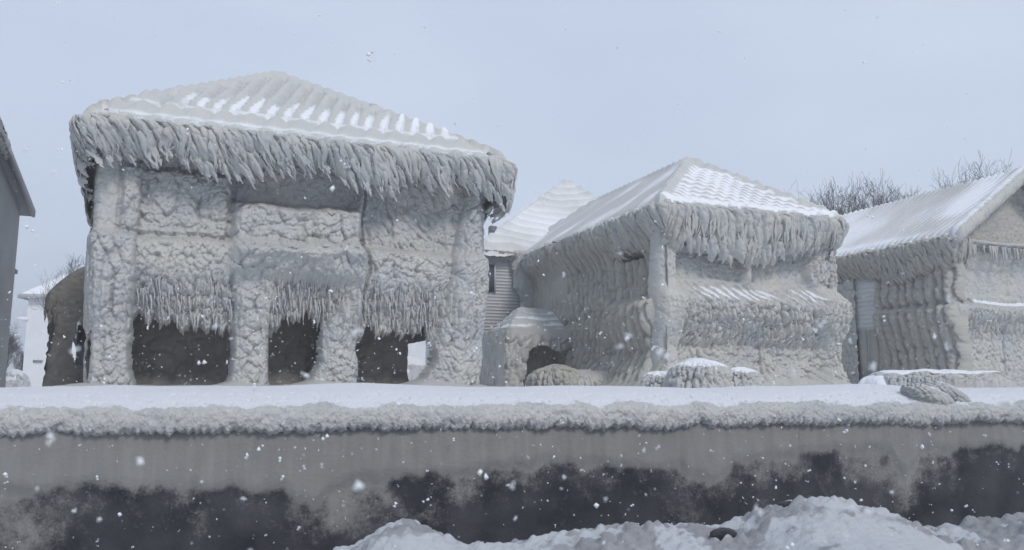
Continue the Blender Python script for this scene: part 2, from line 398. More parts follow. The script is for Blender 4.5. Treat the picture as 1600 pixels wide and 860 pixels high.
    while c0 < sl[-1] and tongues:
        i = min(len(sl) - 1, int(np.searchsorted(sl, c0))); Ls = Lm[i]
        wdt = rng.uniform(.45, 1.6) * cw; Lc = min(1.1, Ls) * rng.uniform(*tl); tend = Ls + jag * rng.uniform(-.35, .8) + .3 * (vn(np.array(c0 * .8), np.array(0.), seed + 70) - .5)
        ds = slant * rng.uniform(.5, 1.45)
        for _m in range(tongues):
            off = rng.uniform(-.5, .5) * wdt; te = tend - abs(off) / wdt * jag * rng.uniform(.3, 1.2) - rng.uniform(0, .10)
            L = max(.25, Lc * rng.uniform(.6, 1)); t0 = max(.10, te - L); L = te - t0
            if L < .12: continue
            rad = rng.uniform(*tr); sl_ = ds - off * .8 / L * rng.uniform(.5, 1)
            # tongues overlap the slanted sheet: start them where the slant puts them
            one(c0 + off, t0, L, rad, sl_, offx=rng.uniform(-.02, .09) + .05 * (1 - 2 * abs(off) / wdt))
            for _k in range(tips):
                f = rng.uniform(.3, .9); l2 = L * rng.uniform(.14, .34)
                one(c0 + off + rng.uniform(-.3, 1) * rad * .9 + (sl_ - slant * .55) * L * f, t0 + f * L, l2, rad * rng.uniform(.28, .5), sl_ * rng.uniform(.8, 1.9), offx=rng.uniform(-.03, .10))
        c0 += wdt * rng.uniform(.7, 1.3)
    for _ in range(small):
        s0 = rng.uniform(0, sl[-1]); i = min(len(sl) - 1, int(np.searchsorted(sl, s0))); Ls = Lm[i]
        one(s0, Ls * rng.uniform(.5, 1), rng.uniform(.15, .45), rng.uniform(.018, .04), slant * rng.uniform(.6, 1.3))
    if Pp:
        V_, F_ = tubes(Pp, Rr, 7, Fl, seed)
        P('icicle_clusters', V_, F_, m, parent)['kind'] = 'stuff'

def spikes(W, parent, items, m='ice', name='icicles', seed=0, sides=6):
    """items: list of (u, v, ztop, length, radius, slant)"""
    rng = np.random.RandomState(seed); Pp = []; Rr = []
    for (u, v, z, L, r, sl_) in items:
        d = np.linspace(0, 1, 6)
        Pp.append(W(u + sl_ * d * L + .008 * np.sin(d * 9 + rng.rand() * 6), v + 0 * d, z - d * L))
        Rr.append(r * np.clip(1 - d ** 1.2, .05, 1) * (1 + .2 * np.sin(d * 17 + rng.rand() * 6)))
    V_, F_ = tubes(Pp, Rr, sides, None, seed)
    o = P(name, V_, F_, m, parent); o['kind'] = 'stuff'; return o

# ================================================================== GROUND
def big_ground():
    # terrace behind the seawall: one snow sheet, gentle undulation
    xs = np.concatenate([np.arange(-160, -30, 6), np.arange(-30, 40, .5), np.arange(40, 170, 6)])
    ys = np.concatenate([np.arange(0, 45, .5), np.arange(45, 220, 6)])
    x, y = np.meshgrid(xs, ys, indexing='ij')
    b = math.tan(R(13.5))
    yy = 9.5 + x * b + y
    z = 1.50 + .05 * fbm(x * .25, yy * .25, 3) + 0 * yy
    sheet('ground', np.stack([x, yy, z], -1), 'snow', None, flip=False)[0]['kind'] = 'structure'
big_ground()
def beach():
    xs = np.arange(-60, 61, 3.); ys = np.arange(-40, 1, 1.)
    x, y = np.meshgrid(xs, ys, indexing='ij')
    yy = y + 6.95 + x * math.tan(R(13.5))
    z = 0.0 + .04 * fbm(x * .4, yy * .4, 8)
    sheet('beach', np.stack([x, yy, z], -1), 'dirty_snow', None, attrs={'snow': 0 * z})[0]['kind'] = 'structure'
beach()

# ================================================================== SEAWALL
b13 = R(13.5); WU = np.array([math.cos(b13), math.sin(b13), 0]); WVn = np.array([-math.sin(b13), math.cos(b13), 0])
def WW(s, v, z):
    s, v, z = np.broadcast_arrays(np.asarray(s, float), np.asarray(v, float), np.asarray(z, float))
    return np.array([0, 7., 0]) + s[..., None] * WU + v[..., None] * WVn + z[..., None] * Z
def seawall():
    root = empty('seawall', (0, 7, 0), 'long concrete seawall glazed in grey frozen spray with snow along its top', 'seawall')
    # face
    ss_ = np.concatenate([np.arange(-20, -5, .12), np.arange(-5, 7, .02), np.arange(7, 22, .12)]); zs = np.arange(-.2, 1.34, .02)
    s, z = np.meshgrid(ss_, zs, indexing='ij')
    zf = .80 + .10 * (fbm(s * 1.1, 0 * s, 5, 4) - .5) * 2
    px = [-20, -5.11, -3.9, -3.64, -3.02, -1.89, -1.79, -1.63, -1.54, -1.29, -0.55, 0.28, 1.54, 1.63, 1.84, 2.03, 2.08, 3.11, 3.73, 3.8, 3.9, 4.0, 4.08, 5.31, 7.83, 22]
    pz = [.85, 0.852, 0.816, 0.818, 0.809, 0.775, 0.70, 0.64, 0.795, 0.829, 0.846, 0.916, 0.876, 0.80, 0.74, 0.80, 0.898, 0.97, 0.995, 0.86, 0.76, 0.82, 0.964, 0.947, 0.935, .93]
    zf = np.interp(s, px, pz) + .035 * (fbm(s * 4, 0 * s, 5, 4) - .5) * 2
    zf = zf + .07 * (fbm(s * 7, z * 3, 15, 4) - .5) * 2
    fr = (z - zf)
    patch = fbm(s * 2.3, z * 2.0, 17, 5)
    splash = .9 * np.exp(-((s + 3.75) / .38) ** 2 - ((z - .45) / .3) ** 2) + .6 * np.exp(-((s + 1.55) / .32) ** 2 - ((z - .6) / .26) ** 2) \
        + .5 * np.exp(-((s - 1.55) / .25) ** 2 - ((z - .5) / .3) ** 2) + .45 * np.exp(-((s - 3.75) / .22) ** 2 - ((z - .62) / .3) ** 2)
    frost = ss(-.05, .06, fr + .12 * (patch - .5)) * .75 + .22 * ss(.0, .15, fr) + .42 * ss(.50, .72, patch) * ss(-.75, 0, fr) + .22 * ss(-.45, 0.02, fr) + splash * .5 - .02
    h = .05 * (fbm(s * 1.5, z * 1.5, 4, 4) - .5) + .03 * ss(-.05, .1, fr) + .012 * (fbm(s * 14, z * 3, 6, 3) - .5) * ss(0, .1, fr)
    sheet('wall_face', WW(s, -h, z), 'frosted_concrete', root, attrs={'frost': frost}, flip=False)
    # snow cap + ice cornice as one swept section
    prof = np.array([(3.2, 1.50), (2.2, 1.53), (1.5, 1.56), (.95, 1.585), (.6, 1.575), (.3, 1.53), (.12, 1.48), (.0, 1.425), (-.06, 1.385), (-.085, 1.335), (-.08, 1.295), (-.04, 1.272), (.06, 1.275)])
    dl = np.concatenate([[0], np.cumsum(np.linalg.norm(np.diff(prof, axis=0), axis=1))])
    tl = np.concatenate([np.arange(0, dl[3], .06), np.arange(dl[3], dl[-1], .009)])
    pv = np.interp(tl, dl, prof[:, 0]); pz_ = np.interp(tl, dl, prof[:, 1])
    def smooth(a, k=5):
        for _ in range(k): a[1:-1] = (a[:-2] + 2 * a[1:-1] + a[2:]) / 4
        return a
    pv = smooth(pv); pz_ = smooth(pz_)
    tn = np.stack([np.gradient(pv), np.gradient(pz_)], -1); tn /= np.linalg.norm(tn, axis=1, keepdims=True)
    nv, nz = tn[:, 1], -tn[:, 0]                       # outward normal in (v,z)
    sg = np.where(nz[2] < 0, -1, 1); nv, nz = nv * sg, nz * sg
    s1 = np.concatenate([np.arange(-20, -5, .08), np.arange(-5, 7, .0105), np.arange(7, 22, .08)])
    s, t = np.meshgrid(s1, tl, indexing='ij')
    VV = np.broadcast_to(pv, s.shape); ZZ = np.broadcast_to(pz_, s.shape)
    tice = dl[7] + .01
    k = ss(tice - .07, tice + .04, t + .20 * (fbm(s * 5, t * 6, 41) - .5))
    sw = s + .5 * (t - tice)
    ic = .036 * lumps(sw, -t, .12, .8, 3) + .014 * pop(sw, t, .034, 1.2, 6) + .012 * (fbm(s * 3, t * 4, 9) - .5) * 2
    dim = wor(s / .16, t / .16, 45, .9)[0]; sn = -.022 * ss(.22, .05, dim) * ss(tice - .5, tice - .1, t) + .035 * (fbm(s * .9, t * .8, 12, 3) - .5) * 2 + .006 * (fbm(s * 9, t * 9, 13, 2) - .5)
    # the humps of snow over the top
    sn = sn + .05 * np.exp(-((s - 4.05) / .55) ** 2) * np.exp(-((VV - .6) / .6) ** 2) + .025 * np.exp(-((s + 1.3) / .6) ** 2) * np.exp(-((VV - .8) / .6) ** 2)
    h = sn * (1 - k) + (ic + .02) * k
    dr = .06 * (fbm(s * 4, 0 * s, 77, 3) - .5) * ss(dl[8], dl[10], t)
    dr = dr + .05 * (.55 - wor(s / .06, 0 * s + .5, 78, .7)[0]) * ss(dl[9], dl[10], t)
    G = WW(s, VV + nv * h, ZZ + nz * h - dr)
    fi = (k[:-1, :-1] > .5)
    snow = 1.15 - k + .2 * (fbm(s * 9, t * 9, 44) - .5)
    sheet('ice_cornice', G, 'lip_ice', root, None, {'snow': snow}, regions=[('snow_cap', (np.broadcast_to(tl, s.shape)[:-1, :-1] < tice - .05), None)])
seawall()

# ================================================================== HOUSE 1 (large, left of centre)
def house_one():
    W = frame(O1)
    root = empty('iced_house', (O1[0], O1[1], G0), 'largest house with four ice covered pillars and long icicles hanging from its eave', 'house', 'houses sheathed in ice')
    # solid body behind the ice
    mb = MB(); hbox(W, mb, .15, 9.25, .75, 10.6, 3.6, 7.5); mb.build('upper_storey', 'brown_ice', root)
    # porch back wall, with an opening at its right end
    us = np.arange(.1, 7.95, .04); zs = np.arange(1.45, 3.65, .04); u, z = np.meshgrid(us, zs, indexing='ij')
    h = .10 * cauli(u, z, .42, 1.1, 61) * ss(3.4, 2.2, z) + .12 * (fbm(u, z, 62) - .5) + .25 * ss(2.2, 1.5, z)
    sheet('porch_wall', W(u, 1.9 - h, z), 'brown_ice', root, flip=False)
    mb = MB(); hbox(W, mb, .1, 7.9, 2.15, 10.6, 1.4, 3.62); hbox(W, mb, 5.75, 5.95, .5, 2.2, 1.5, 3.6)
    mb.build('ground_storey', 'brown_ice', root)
    mb = MB()
    for k in range(16): hbox(W, mb, 7.95, 8.14, 5.0, 5.6, 1.7 + k * .12, 1.78 + k * .12)
    hbox(W, mb, 7.9, 8.1, 5.05, 5.55, 1.5, 3.6)
    mb.build('louvered_shutter', 'siding_grey', root)
    # ---------- front ice skin as relief
    us = np.arange(-.22, 9.72, .019); zs = np.arange(1.42, 7.45, .019)
    u, z = np.meshgrid(us, zs, indexing='ij')
    uo, zo = u, z
    u, z = uo + .16 * (fbm(uo * 1.1, zo * 1.1, 401, 3) - .5) * np.clip((uo + .3) / 1, 0, 1) * np.clip((9.7 - uo) / 1, 0, 1), zo + .20 * (fbm(uo * .9, zo * 1.2, 402, 3) - .5)
    # pillar edges as functions of height
    n1 = .05 * (fbm(z * 2.5, 0 * z, 71, 3) - .5) * 2
    def pillar(l, r): return np.minimum(u - l, r - u) + .05 * (fbm(z * 5, u * 2, 70, 3) - .5)
    fl = np.exp(-(z - 1.5) / .18)
    p1 = pillar(-.02 - .13 * ss(2, 6.7, z), .92 + n1 - .05 * ss(2, 3, z) + .25 * fl)
    p2 = pillar(3.05 - .38 * fl, 3.94 + n1 * .6 + .12 * fl)
    arch = 1.1 * np.clip((z - 2.75) / 1.0, 0, 1) ** 2
    p3 = pillar(5.16 - .60 * np.exp(-(z - 1.5) / .28) + arch * .6, 6.17 + .05 * np.sin(z * 4))
    inner = 8.15 + .14 * (z - 2.0) - .85 * np.exp(-(z - 1.5) / .32) - .1 * np.exp(-((z - 2.7) / .4) ** 2) + .18 * ss(5, 6.7, z)
    p4 = pillar(inner, 9.50 + .06 * (fbm(z * 3, 0 * z, 73) - .5) + .08 * ss(4, 3, z) - .1 * ss(2.6, 1.6, z))
    pil = np.maximum(np.maximum(p1, p2), np.maximum(p3, p4))
    # lower edge of the hanging band
    zb = 3.12 + .55 * (wor(u / .34, 0 * u + .5, 81, .7)[0] - .42) + .28 * (wor(u / .11, 0 * u + .5, 82, .7)[0] - .4) + .10 * np.sin(u * 2.1 + .5) \
        + .30 * np.exp(-((u - .95) / .22) ** 2) + .45 * np.exp(-((u - 4.9) / .45) ** 2) - .2 * np.exp(-((u - 6.9) / .5) ** 2) + .1 * np.exp(-((u - 4.2) / .2) ** 2)
    zb = zb - .45 * np.exp(-np.clip(-pil, 0, 9) / .16)          # openings close in round the pillar heads
    band = z - zb
    sd = np.maximum(pil, band)                        # > 0 : ice here
    keep = sd > 0
    big = lumps(u, z, .24 , 1.25, 1) * 1.25
    # macro relief
    h = np.zeros_like(u)
    rp = lambda p, w: np.sqrt(np.clip(1 - (1 - np.clip(p / w, 0, 1)) ** 2, 0, 1))
    low = 1 - ss(3.2, 4.3, z)
    pr = np.maximum.reduce([rp(p1, .45), rp(p2, .42), rp(p3, .45), rp(p4, .6)])
    h += .42 * pr * low
    h += .20 * rp(p1, .3) * ss(3.3, 4.2, z) * (1 - ss(6.3, 7, z) * .3) + .10 * ss(3.5, 4.5, z) * (p1 > 0)
    h += .50 * rp(p4, .5) * ss(3.3, 4.5, z)
    # hanging band: thick above, thin at the tips
    h += .42 * ss(-.05, 1.5, band) * (1 - ss(4.9, 5.3, z))
    # floor band ledge and the second ledge of the middle balcony
    h += .09 * np.exp(-((z - 4.85) / .16) ** 2) * box(u, z, 2.9, 6.15, 4, 6, .3)
    h += .13 * box(u, z, .6, 8.4, 4.2, 5.05, .3, .7)
    h += .12 * np.exp(-((z - 4.4) / .18) ** 2) * box(u, z, 2.9, 6.1, 4, 5, .3)
    # window bays
    h += .12 * box(u, z, .50, 2.86, 5.2, 6.72, .14)                          # first bay, panel proud of the groove round it
    h -= .10 * (box(u, z, .40, 2.98, 5.1, 7.4, .1) - box(u, z, .50, 2.86, 5.2, 6.8, .14))
    cap = 6.18 - .25 * np.exp(-((u - 2.95) / .2) ** 2)
    h += .50 * box(u, z, 2.98, 6.08, 4.55, 9, .34, .8) * (1 - ss(cap - .22, cap + .04, z))   # middle balcony
    h -= .28 * box(u, z, 2.9, 6.1, 6.2, 7.5, .2) - .25 * ss(6.5, 7.4, z)
    h -= .09 * np.exp(-((u - 4.62) / .05) ** 2) * box(u, z, 4, 5, 5.0, 6.0, .2) + .06 * np.exp(-((u - 4.85) / .05) ** 2) * box(u, z, 4, 5.2, 5.0, 6.1, .2)
    h -= .07 * np.exp(-((z - 4.99 - .05 * np.sin(u * 2)) / .05) ** 2) * box(u, z, 2.95, 6.1, 4, 6, .2)
    h -= .20 * np.exp(-((u - 6.22 - .04 * np.sin(z * 3)) / .045) ** 2) * box(u, z, 6, 6.5, 3.2, 6.9, .3)
    h += .12 * np.exp(-((u - 6.06 + .05 * np.sin(z * 2.5)) / .1) ** 2) * box(u, z, 5.8, 6.3, 3.2, 6.5, .3)
    h -= .16 * box(u, z, 6.28, 8.42, 5.15, 7.4, .2)
    h += .22 * box(u, z, 6.3, 8.3, 5.1, 6.0, .3, .8) * (.5 + .5 * fbm(u * 1.4, z * 1.4, 90))
    # surface character
    stretchy = lumps(u, z, .22, 2.3, 7, .35)
    spiky = flute(u + .15 * np.sin(z * 2), z, .12, 2.6, 9) * .55 + droop(u, z, .15, 1.9, 10) * .55
    smoothk = 1 - .75 * box(u, z, .0, .46, 5.0, 7.4, .3) - .25 * box(u, z, 2.95, 6.05, 6.1, 7.4, .25)
    smoothk = np.clip(smoothk, .2, 1)
    a_bay3 = box(u, z, 6.3, 8.5, 5.1, 7.4, .3)
    a_spk = ss(4.55, 4.0, z) * (1 - ss(0, .35, pil)) 
    a_rp = ss(8.6, 9.0, u)
    tex = big * (1 - a_bay3) * (1 - a_spk) + stretchy * 1.2 * a_bay3 + spiky * a_spk
    tex = tex * (1 - .8 * a_rp) + lumps(u, z, .20, 1.7, 19, -.4) * 1.1 * a_rp
    h += .15 * tex * smoothk + .016 * droop(u, z, .085, 1.2, 23) * smoothk * (1 - .2 * low) + .012 * pop(u, z, .07, 1.2, 21) + .08 * (fbm(u * .9, z * .9, 22) - .5)
    # roll edges back into the opening
    e = np.clip(sd / .13, 0, 1)
    h -= .55 * (1 - np.sqrt(np.clip(1 - (1 - e) ** 2, 0, 1))) * (pil >= band) + .22 * (1 - e) * (pil < band)
    eo = np.clip(np.minimum(u + .22, 9.72 - u) / .3, 0, 1); h -= .5 * (1 - np.sqrt(1 - (1 - eo) ** 2))
    fm = keep[:-1, :-1] & keep[1:, 1:]
    uc, zc = u[:-1, :-1], z[:-1, :-1]
    def reg(p): return (p[:-1, :-1] > 0) & (zc < 3.6)
    regs = [('pillar', reg(p1), None), ('pillar', reg(p2), None), ('pillar', reg(p3), None), ('pillar', (p4[:-1, :-1] > 0) & (zc < 7.5), None),
            ('window', (uc > .45) & (uc < 2.9) & (zc > 5.15), 'upper window buried under knobbly ice'),
            ('balcony', (uc > 2.95) & (uc < 6.12) & (zc > 4.35) & (zc < 6.2), 'balcony railing buried under rounded ice'),
            ('window', (uc > 6.25) & (zc > 5.1), 'upper window buried under long ice lumps')]
    sheet('ice_skin', W(uo, .12 - h, zo), 'ice', root, fm, {'snow': 0 * u}, regions=regs)
    # side and back skins
    def side(uu, v0, v1, sgn, nm):
        vs = np.arange(v0, v1, .06); zz = np.arange(1.45, 7.45, .06); v, z2 = np.meshgrid(vs, zz, indexing='ij')
        hh = .45 * ss(4.5, 7, z2) + .10 * flute(v, z2, .3, 3, 40 + nm) + .05 * pop(v, z2, .2, 1.5, 41)
        return sheet('ice_skin', W(uu + sgn * hh, v, z2), 'ice', root, None, {'snow': 0 * v}, flip=sgn > 0)
    side(-.05, .15, 10.7, -1, 1)
    vs = np.arange(.15, 10.7, .05); zz = np.arange(3.1, 7.45, .05); v, z2 = np.meshgrid(vs, zz, indexing='ij')
    sheet('ice_skin', W(9.45 + .1 * flute(v, z2, .3, 3, 48), v, z2), 'ice', root, None, {'snow': 0 * v}, flip=True)
    # thin icicles along the band's lower edge
    rng = np.random.RandomState(4); it = []
    for _ in range(420):
        uu = rng.uniform(.85, 8.2); 
        if 3.1 < uu < 3.9 or 5.5 < uu < 6.1: 
            if rng.rand() < .7: continue
        k = rng.rand(); zt = 3.15 + k * 1.05 + (.3 if 4.6 < uu < 5.3 else 0); it.append((uu, .02 - .28 * k - rng.uniform(0, .10), zt + .1, rng.uniform(.12, .5), rng.uniform(.014, .036), rng.uniform(-.05, .22)))
    spikes(W, root, it, seed=3)
    # porch floor ice, swept up between the pillars
    us = np.arange(-.6, 10.2, .05); vs = np.arange(-1.2, 3, .05); u, v = np.meshgrid(us, vs, indexing='ij')
    cen = lambda c, wd, a: a * np.exp(-((u - c) / wd) ** 2) * np.exp(-((v - .1) / .7) ** 2)
    zf = 1.56 + cen(3.3, .5, .18) + cen(.2, .7, .10) + cen(5.2, .55, .22) + cen(8.1, .7, .26) + .05 * fbm(u * 2, v * 2, 55) + .06 * ss(1, 2, v) - .15 * ss(-.4, -1.2, v)
    sheet('porch_floor', W(u, v, zf), 'ice', root, None, {'snow': 0 * u})
    # ---------- roof
    hf, near = hip(-.42, 9.95, -.95, 12.2, 4.3, 5.1, 6.3, 3.8)
    def disp(u, v, face, s, t):
        front = face == 0
        sl = np.where(front, s - .30 * t / .67 * np.sign(1) , s)
        rib = sl / .43 + .55 * (fbm(s * .55, t * .55, 101, 2) - .5)
        c = np.abs(np.sin(math.pi * rib)) ** .7
        ripple = np.abs(np.sin((t * 14 + 3.2 * c + 2.5 * fbm(s * 2, t * 2, 103, 2)))) 
        d = (.10 + .04 * fbm(s * .8, t, 110)) * c + .06 * ripple * (.4 + c) + .03 * (fbm(s * 4, t * 4, 104) - .5)
        nh = near(u, v)
        scal = np.abs(np.sin(t * 15 + nh * 7))
        hipw = np.exp(-(nh / .34) ** 4)
        d = d * (1 - .96 * hipw) + hipw * (.17 + .05 * scal)
        # rope of ice just above the eave of the front face with snow lying above and below it
        rope = np.exp(-((t - .52) / .10) ** 2) * front
        d = d * np.where(front, ss(.55, .9, t) * .95 + .05, 1) + rope * (.14 + .07 * np.sin((s - t * 1.2) * 2 * math.pi / .62)) 
        edge = np.exp(-((t - .12) / .12) ** 2) * front
        d = d + edge * (.06 + .05 * np.sin((s + .3) * 2 * math.pi / .62))
        nz = fbm(s * 1.2, t * 1.2, 105)
        lowpart = ss(2.1, 1.2, t + 1.6 * (nz - .5)) * ss(.7, .9, t)
        snow = lowpart * ss(1.15, .55, c + .5 * ss(1.0, 2.0, t)) * ss(.8, 2.2, u) * 1.1 + .9 * np.exp(-((t - .33) / .09) ** 2) + .75 * np.exp(-((t - .74) / .06) ** 2)
        snow = snow * front + .5 * (1 - front) * ss(.7, .4, c)
        d = d + .05 * lowpart * front * ss(.9, .5, c)
        return d * 1.25, snow * .72 + .2 * (fbm(s * 3, t * 3, 109) - .5)
    roof(W, root, -.42, 9.95, -.95, 12.2, 7.62, hf, disp, .035, None)
    # little vent showing on the right hip
    mb = MB(); c = W(6.85, 2.35, 9.82); mb.box(c, (U, Vv, Z), (.10, .1, .12)); mb.build('roof_vent', 'ice', root)
    # ---------- eaves
    curtain(W, root, [(-.36, 4.5), (-.36, -.93), (9.9, -.93), (9.9, 4.5)], 7.60,
            lambda s: .80 + .80 * ss(4.9, 3.6, s) * 1.0 + .12 * np.sin(s * 1.7) + .45 * ss(13.8, 15.8, s) + .15 * np.sin(s * 4.3) * np.sin(s * 1.1), .022, slant=.36, amp=.17, cell=.27, st=3.6,
            tongues=6, tl=(.8, 1.2), tr=(.05, .115), tips=7, small=420, jag=.75, jagw=.28, cw=.34, seed=11, snowtop=.5, tuck=.2)
    # ---------- closed-in side porch standing out beyond the left rear corner
    us = np.arange(-2.25, -.0, .04); zs = np.arange(1.4, 5.6, .04); u, z = np.meshgrid(us, zs, indexing='ij')
    top = 4.55 + .95 * ss(-2.3, -.9, u) ** .8 - .5 * np.exp(-(u + 2.25) / .10)
    lft = -2.2 + .25 * ss(4.0, 3.6, z) - .1 * ss(3.2, 2, z) + .05 * (fbm(z * 5, 0 * z, 122, 3) - .5) * 2
    kp = (z < top) & (u > lft)
    hole = (((u + .95) / .33) ** 2 + ((z - 3.0) / .75) ** 2 + .8 * (fbm(u * 4, z * 4, 120) - .5)) < 1
    kp &= ~hole
    e = np.clip(np.minimum(top - z, u - lft) / .25, 0, 1)
    h = .06 * cauli(u, z, .30, 1.4, 121) * .6 + .12 * (fbm(u, z * .7, 123) - .5) - .4 * (1 - np.sqrt(1 - (1 - e) ** 2))
    o = sheet('side_porch', W(u, 8.0 - h, z), 'brown_dark', root, kp[:-1, :-1] & kp[1:, 1:], None)[0]
    vs = np.arange(8.1, 10.6, .08); zs = np.arange(1.4, 4.6, .08); v, z = np.meshgrid(vs, zs, indexing='ij')
    sheet('porch_side_wall', W(-2.0 + .08 * cauli(v, z, .3, 1.4, 130), v, z), 'brown_dark', o, None, None)
    mb = MB(); hbox(W, mb, -2.0, 0, 8.4, 10.6, 4.4, 4.6); hbox(W, mb, -1.35, -.5, 9.6, 9.7, 1.5, 3.6)
    mb.build('porch_ceiling', 'brown_dark', o)
    mb = MB(); hbox(W, mb, -1.25, -.75, 8.9, 8.98, 1.7, 3.0); d = mb.build('door', 'blue_door', o)
    rng = np.random.RandomState(8)
    spikes(W, o, [(-2.1 + .3 * rng.rand(), 7.9, 3.75 + .5 * rng.rand(), .25 + .2 * rng.rand(), .04, 0) for _ in range(14)], 'brown_dark', seed=2)
    return root
house_one()

# ================================================================== HOUSE 2 (middle, hipped roof, with a rear wing and a side porch)
def lap_siding(W, u0, u1, z0, z1, v, name, m, parent, axis='u', pitch=.15):
    """lapped boards as real steps"""
    zs = []; k = z0
    while k < z1: zs += [(k, .028), (k + pitch - .012, 0.0), (k + pitch - .006, .028)]; k += pitch
    za = np.array([q[0] for q in zs]); oa = np.array([q[1] for q in zs])
    uu = np.linspace(u0, u1, 12)
    a, z = np.meshgrid(uu, za, indexing='ij'); off = np.broadcast_to(oa, a.shape)
    wob = .02 * fbm(a * 2, z * 2, 3)
    G = W(a, v - off - wob, z) if axis == 'u' else W(v - off - wob, a, z)
    return sheet(name, G, m, parent, None, None, flip=(axis == 'v'))[0]

def house_two():
    W = frame(O2)
    root = empty('iced_house', (O2[0], O2[1], G0), 'middle house sheathed in ice with a hipped roof and a snow streaked balcony ledge', 'house', 'houses sheathed in ice')
    mb = MB(); hbox(W, mb, .9, 6.3, 1.0, 13.2, 1.4, 7.4); mb.build('house_core', 'brown_ice', root)
    # ---------- front relief
    us = np.arange(-.35, 7.55, .028); zs = np.arange(1.42, 7.5, .028); u, z = np.meshgrid(us, zs, indexing='ij')
    uo, zo = u, z; u, z = uo + .16 * (fbm(uo * 1.1, zo * 1.1, 401, 3) - .5), zo + .22 * (fbm(uo * .9, zo * 1.2, 402, 3) - .5)
    h = np.zeros_like(u)
    colL = box(u, z, -.4, .48, 1, 8, .2); h += .22 * colL
    rightin = 6.15 + .55 * ss(4.2, 2.6, z) - .5 * ss(2.4, 1.5, z) + .35 * ss(5.6, 6.4, z)
    colR = ss(rightin - .2, rightin + .25, u); h += .28 * colR
    midc = np.exp(-((u - 3.45 + .05 * np.sin(z * 3)) / (.17 + .35 * ss(6.1, 6.9, z))) ** 2) * ss(5.0, 5.4, z); h += .22 * midc
    h -= .16 * box(u, z, .52, 3.25, 5.25, 6.25, .16) + .14 * box(u, z, 3.68, 6.1, 5.25, 6.4, .2)
    h += .38 * ss(5.15, 4.45, z) * ss(-.3, .8, u) * (1 - ss(3.0, 4.25, z) * 0) * ss(2.85, 4.1, z) + .25 * ss(2.9, 4.2, z) * ss(5.1, 4.5, z)
    h -= .12 * box(u, z, .5, 6.4, 1.9, 3.1, .3)
    h += 1.0 * np.exp(-(z - 1.45) / .33) * (.35 + .5 * vn(u * .7, 0 * u, 4) + .5 * ss(4.5, 6.5, u) + .5 * np.exp(-((u - 4.6) / 1) ** 2))
    groove = np.exp(-((u - .50 - .03 * np.sin(z * 5)) / .035) ** 2) * ss(5.2, 5.5, z) * .15 + np.exp(-((u - 3.95) / .04) ** 2) * box(u, z, 3, 5, 1.7, 3.4, .3) * .14
    h -= groove
    h += .42 * ss(6.2, 7.3, z)
    flu = flute(u + .08 * z, z, .13, 3.2, 5) * .6 + droop(u, z, .2, 1.8, 4) * .5; pp = lumps(u, z, .22, 1.2, 6) * 1.1
    a_f = box(u, z, .3, 6.6, 2.9, 4.5, .4, .5); sm = 1 - .5 * colL - .55 * ss(4.35, 4.8, z) * ss(5.3, 5.1, z) - .5 * box(u, z, .5, 6.1, 5.2, 6.4, .3)
    sm = np.clip(sm - .35 * midc - .4 * ss(2.0, 1.6, z), .15, 1)
    tex = flu * a_f * 1.5 + pp * (1 - a_f)
    a_r = ss(rightin, rightin + .3, u); tex = tex * (1 - .6 * a_r) + .8 * pop(u - .25 * z, z, .16, 2.4, 15) * a_r
    h += .19 * tex * sm + .025 * droop(u, z, .10, 1.3, 19) * sm + .07 * (fbm(u * .9, z * .9, 16) - .5) * 2 + .015 * fbm(u * 9, z * 9, 18)
    eo = np.clip(np.minimum(u + .35, 7.55 - u) / .35, 0, 1); h -= .7 * (1 - np.sqrt(1 - (1 - eo) ** 2))
    streak = np.sin((u * 1.0 + .75 * z) * 2 * math.pi / .42 + 9 * fbm(u * 1.3, z, 31, 3))
    snow = (.30 + 1.1 * (fbm(u * 1.3, z * 2, 33) - .5)) * box(u, z, .9, 6.3, 4.55, 5.0, .5, .22) + .30 * streak * box(u, z, .7, 6.4, 4.45, 5.05, .4, .2)
    bumps = .05 * streak * box(u, z, .7, 6.4, 4.4, 5.1, .4, .2); h += bumps
    uc, zc = u[:-1, :-1], z[:-1, :-1]
    shrink = 1 - .06 * ss(4, 7, z) * 0
    regs = [('window', (uc > .52) & (uc < 3.3) & (zc > 5.22) & (zc < 6.5), None), ('window', (uc > 3.6) & (uc < 6.15) & (zc > 5.22) & (zc < 6.5), None),
            ('balcony_ledge', (uc > .4) & (uc < 6.5) & (zc > 4.3) & (zc < 5.12), 'ice ledge with white snow streaks'),
            ('pillar', (uc < .48), None)]
    sheet('ice_skin', W(uo, .25 - h, zo), 'ice_far', root, None, {'snow': snow}, regions=regs)
    # ---------- left wall relief
    vs = np.arange(-.15, 11.6, .034); v, z = np.meshgrid(vs, zs, indexing='ij')
    h = .55 * ss(6.0, 7.2, z) * ss(-.2, .6, v) + .42 * ss(4.75, 4.35, z) * ss(2.6, 3.9, z) * ss(4.4, 2.6, v) * ss(-.2, .5, v)
    h += 1.15 * np.exp(-(z - 1.45) / .5) * ss(7, 5, v) + .15 * ss(3, 1.5, z)
    h -= .22 * box(v, z, .9, 2.7, 5.05, 6.25, .2) + .55 * box(v, z, 1.5, 2.9, 6.12, 6.42, .2, .1)
    g_ = (v - .06 * z + .16 * (fbm(v * 1.1, z * .9, 24, 3) - .5) * 2) / .44; q_ = np.abs(g_ - np.round(g_)) * 2
    f = .7 * flute(v - .05 * z, z, .46, 3.2, 25) + .35 * droop(v, z, .3, 1.3, 26) + 1.5 * (np.sqrt(np.clip(1 - q_ ** 2, 0, 1)) - .6)
    sm = 1 - .8 * box(v, z, -.3, .35, 1, 8, .2) - .85 * box(v, z, 7.2, 12, 4.6, 6.7, .6) - .7 * ss(2.1, 1.6, z)
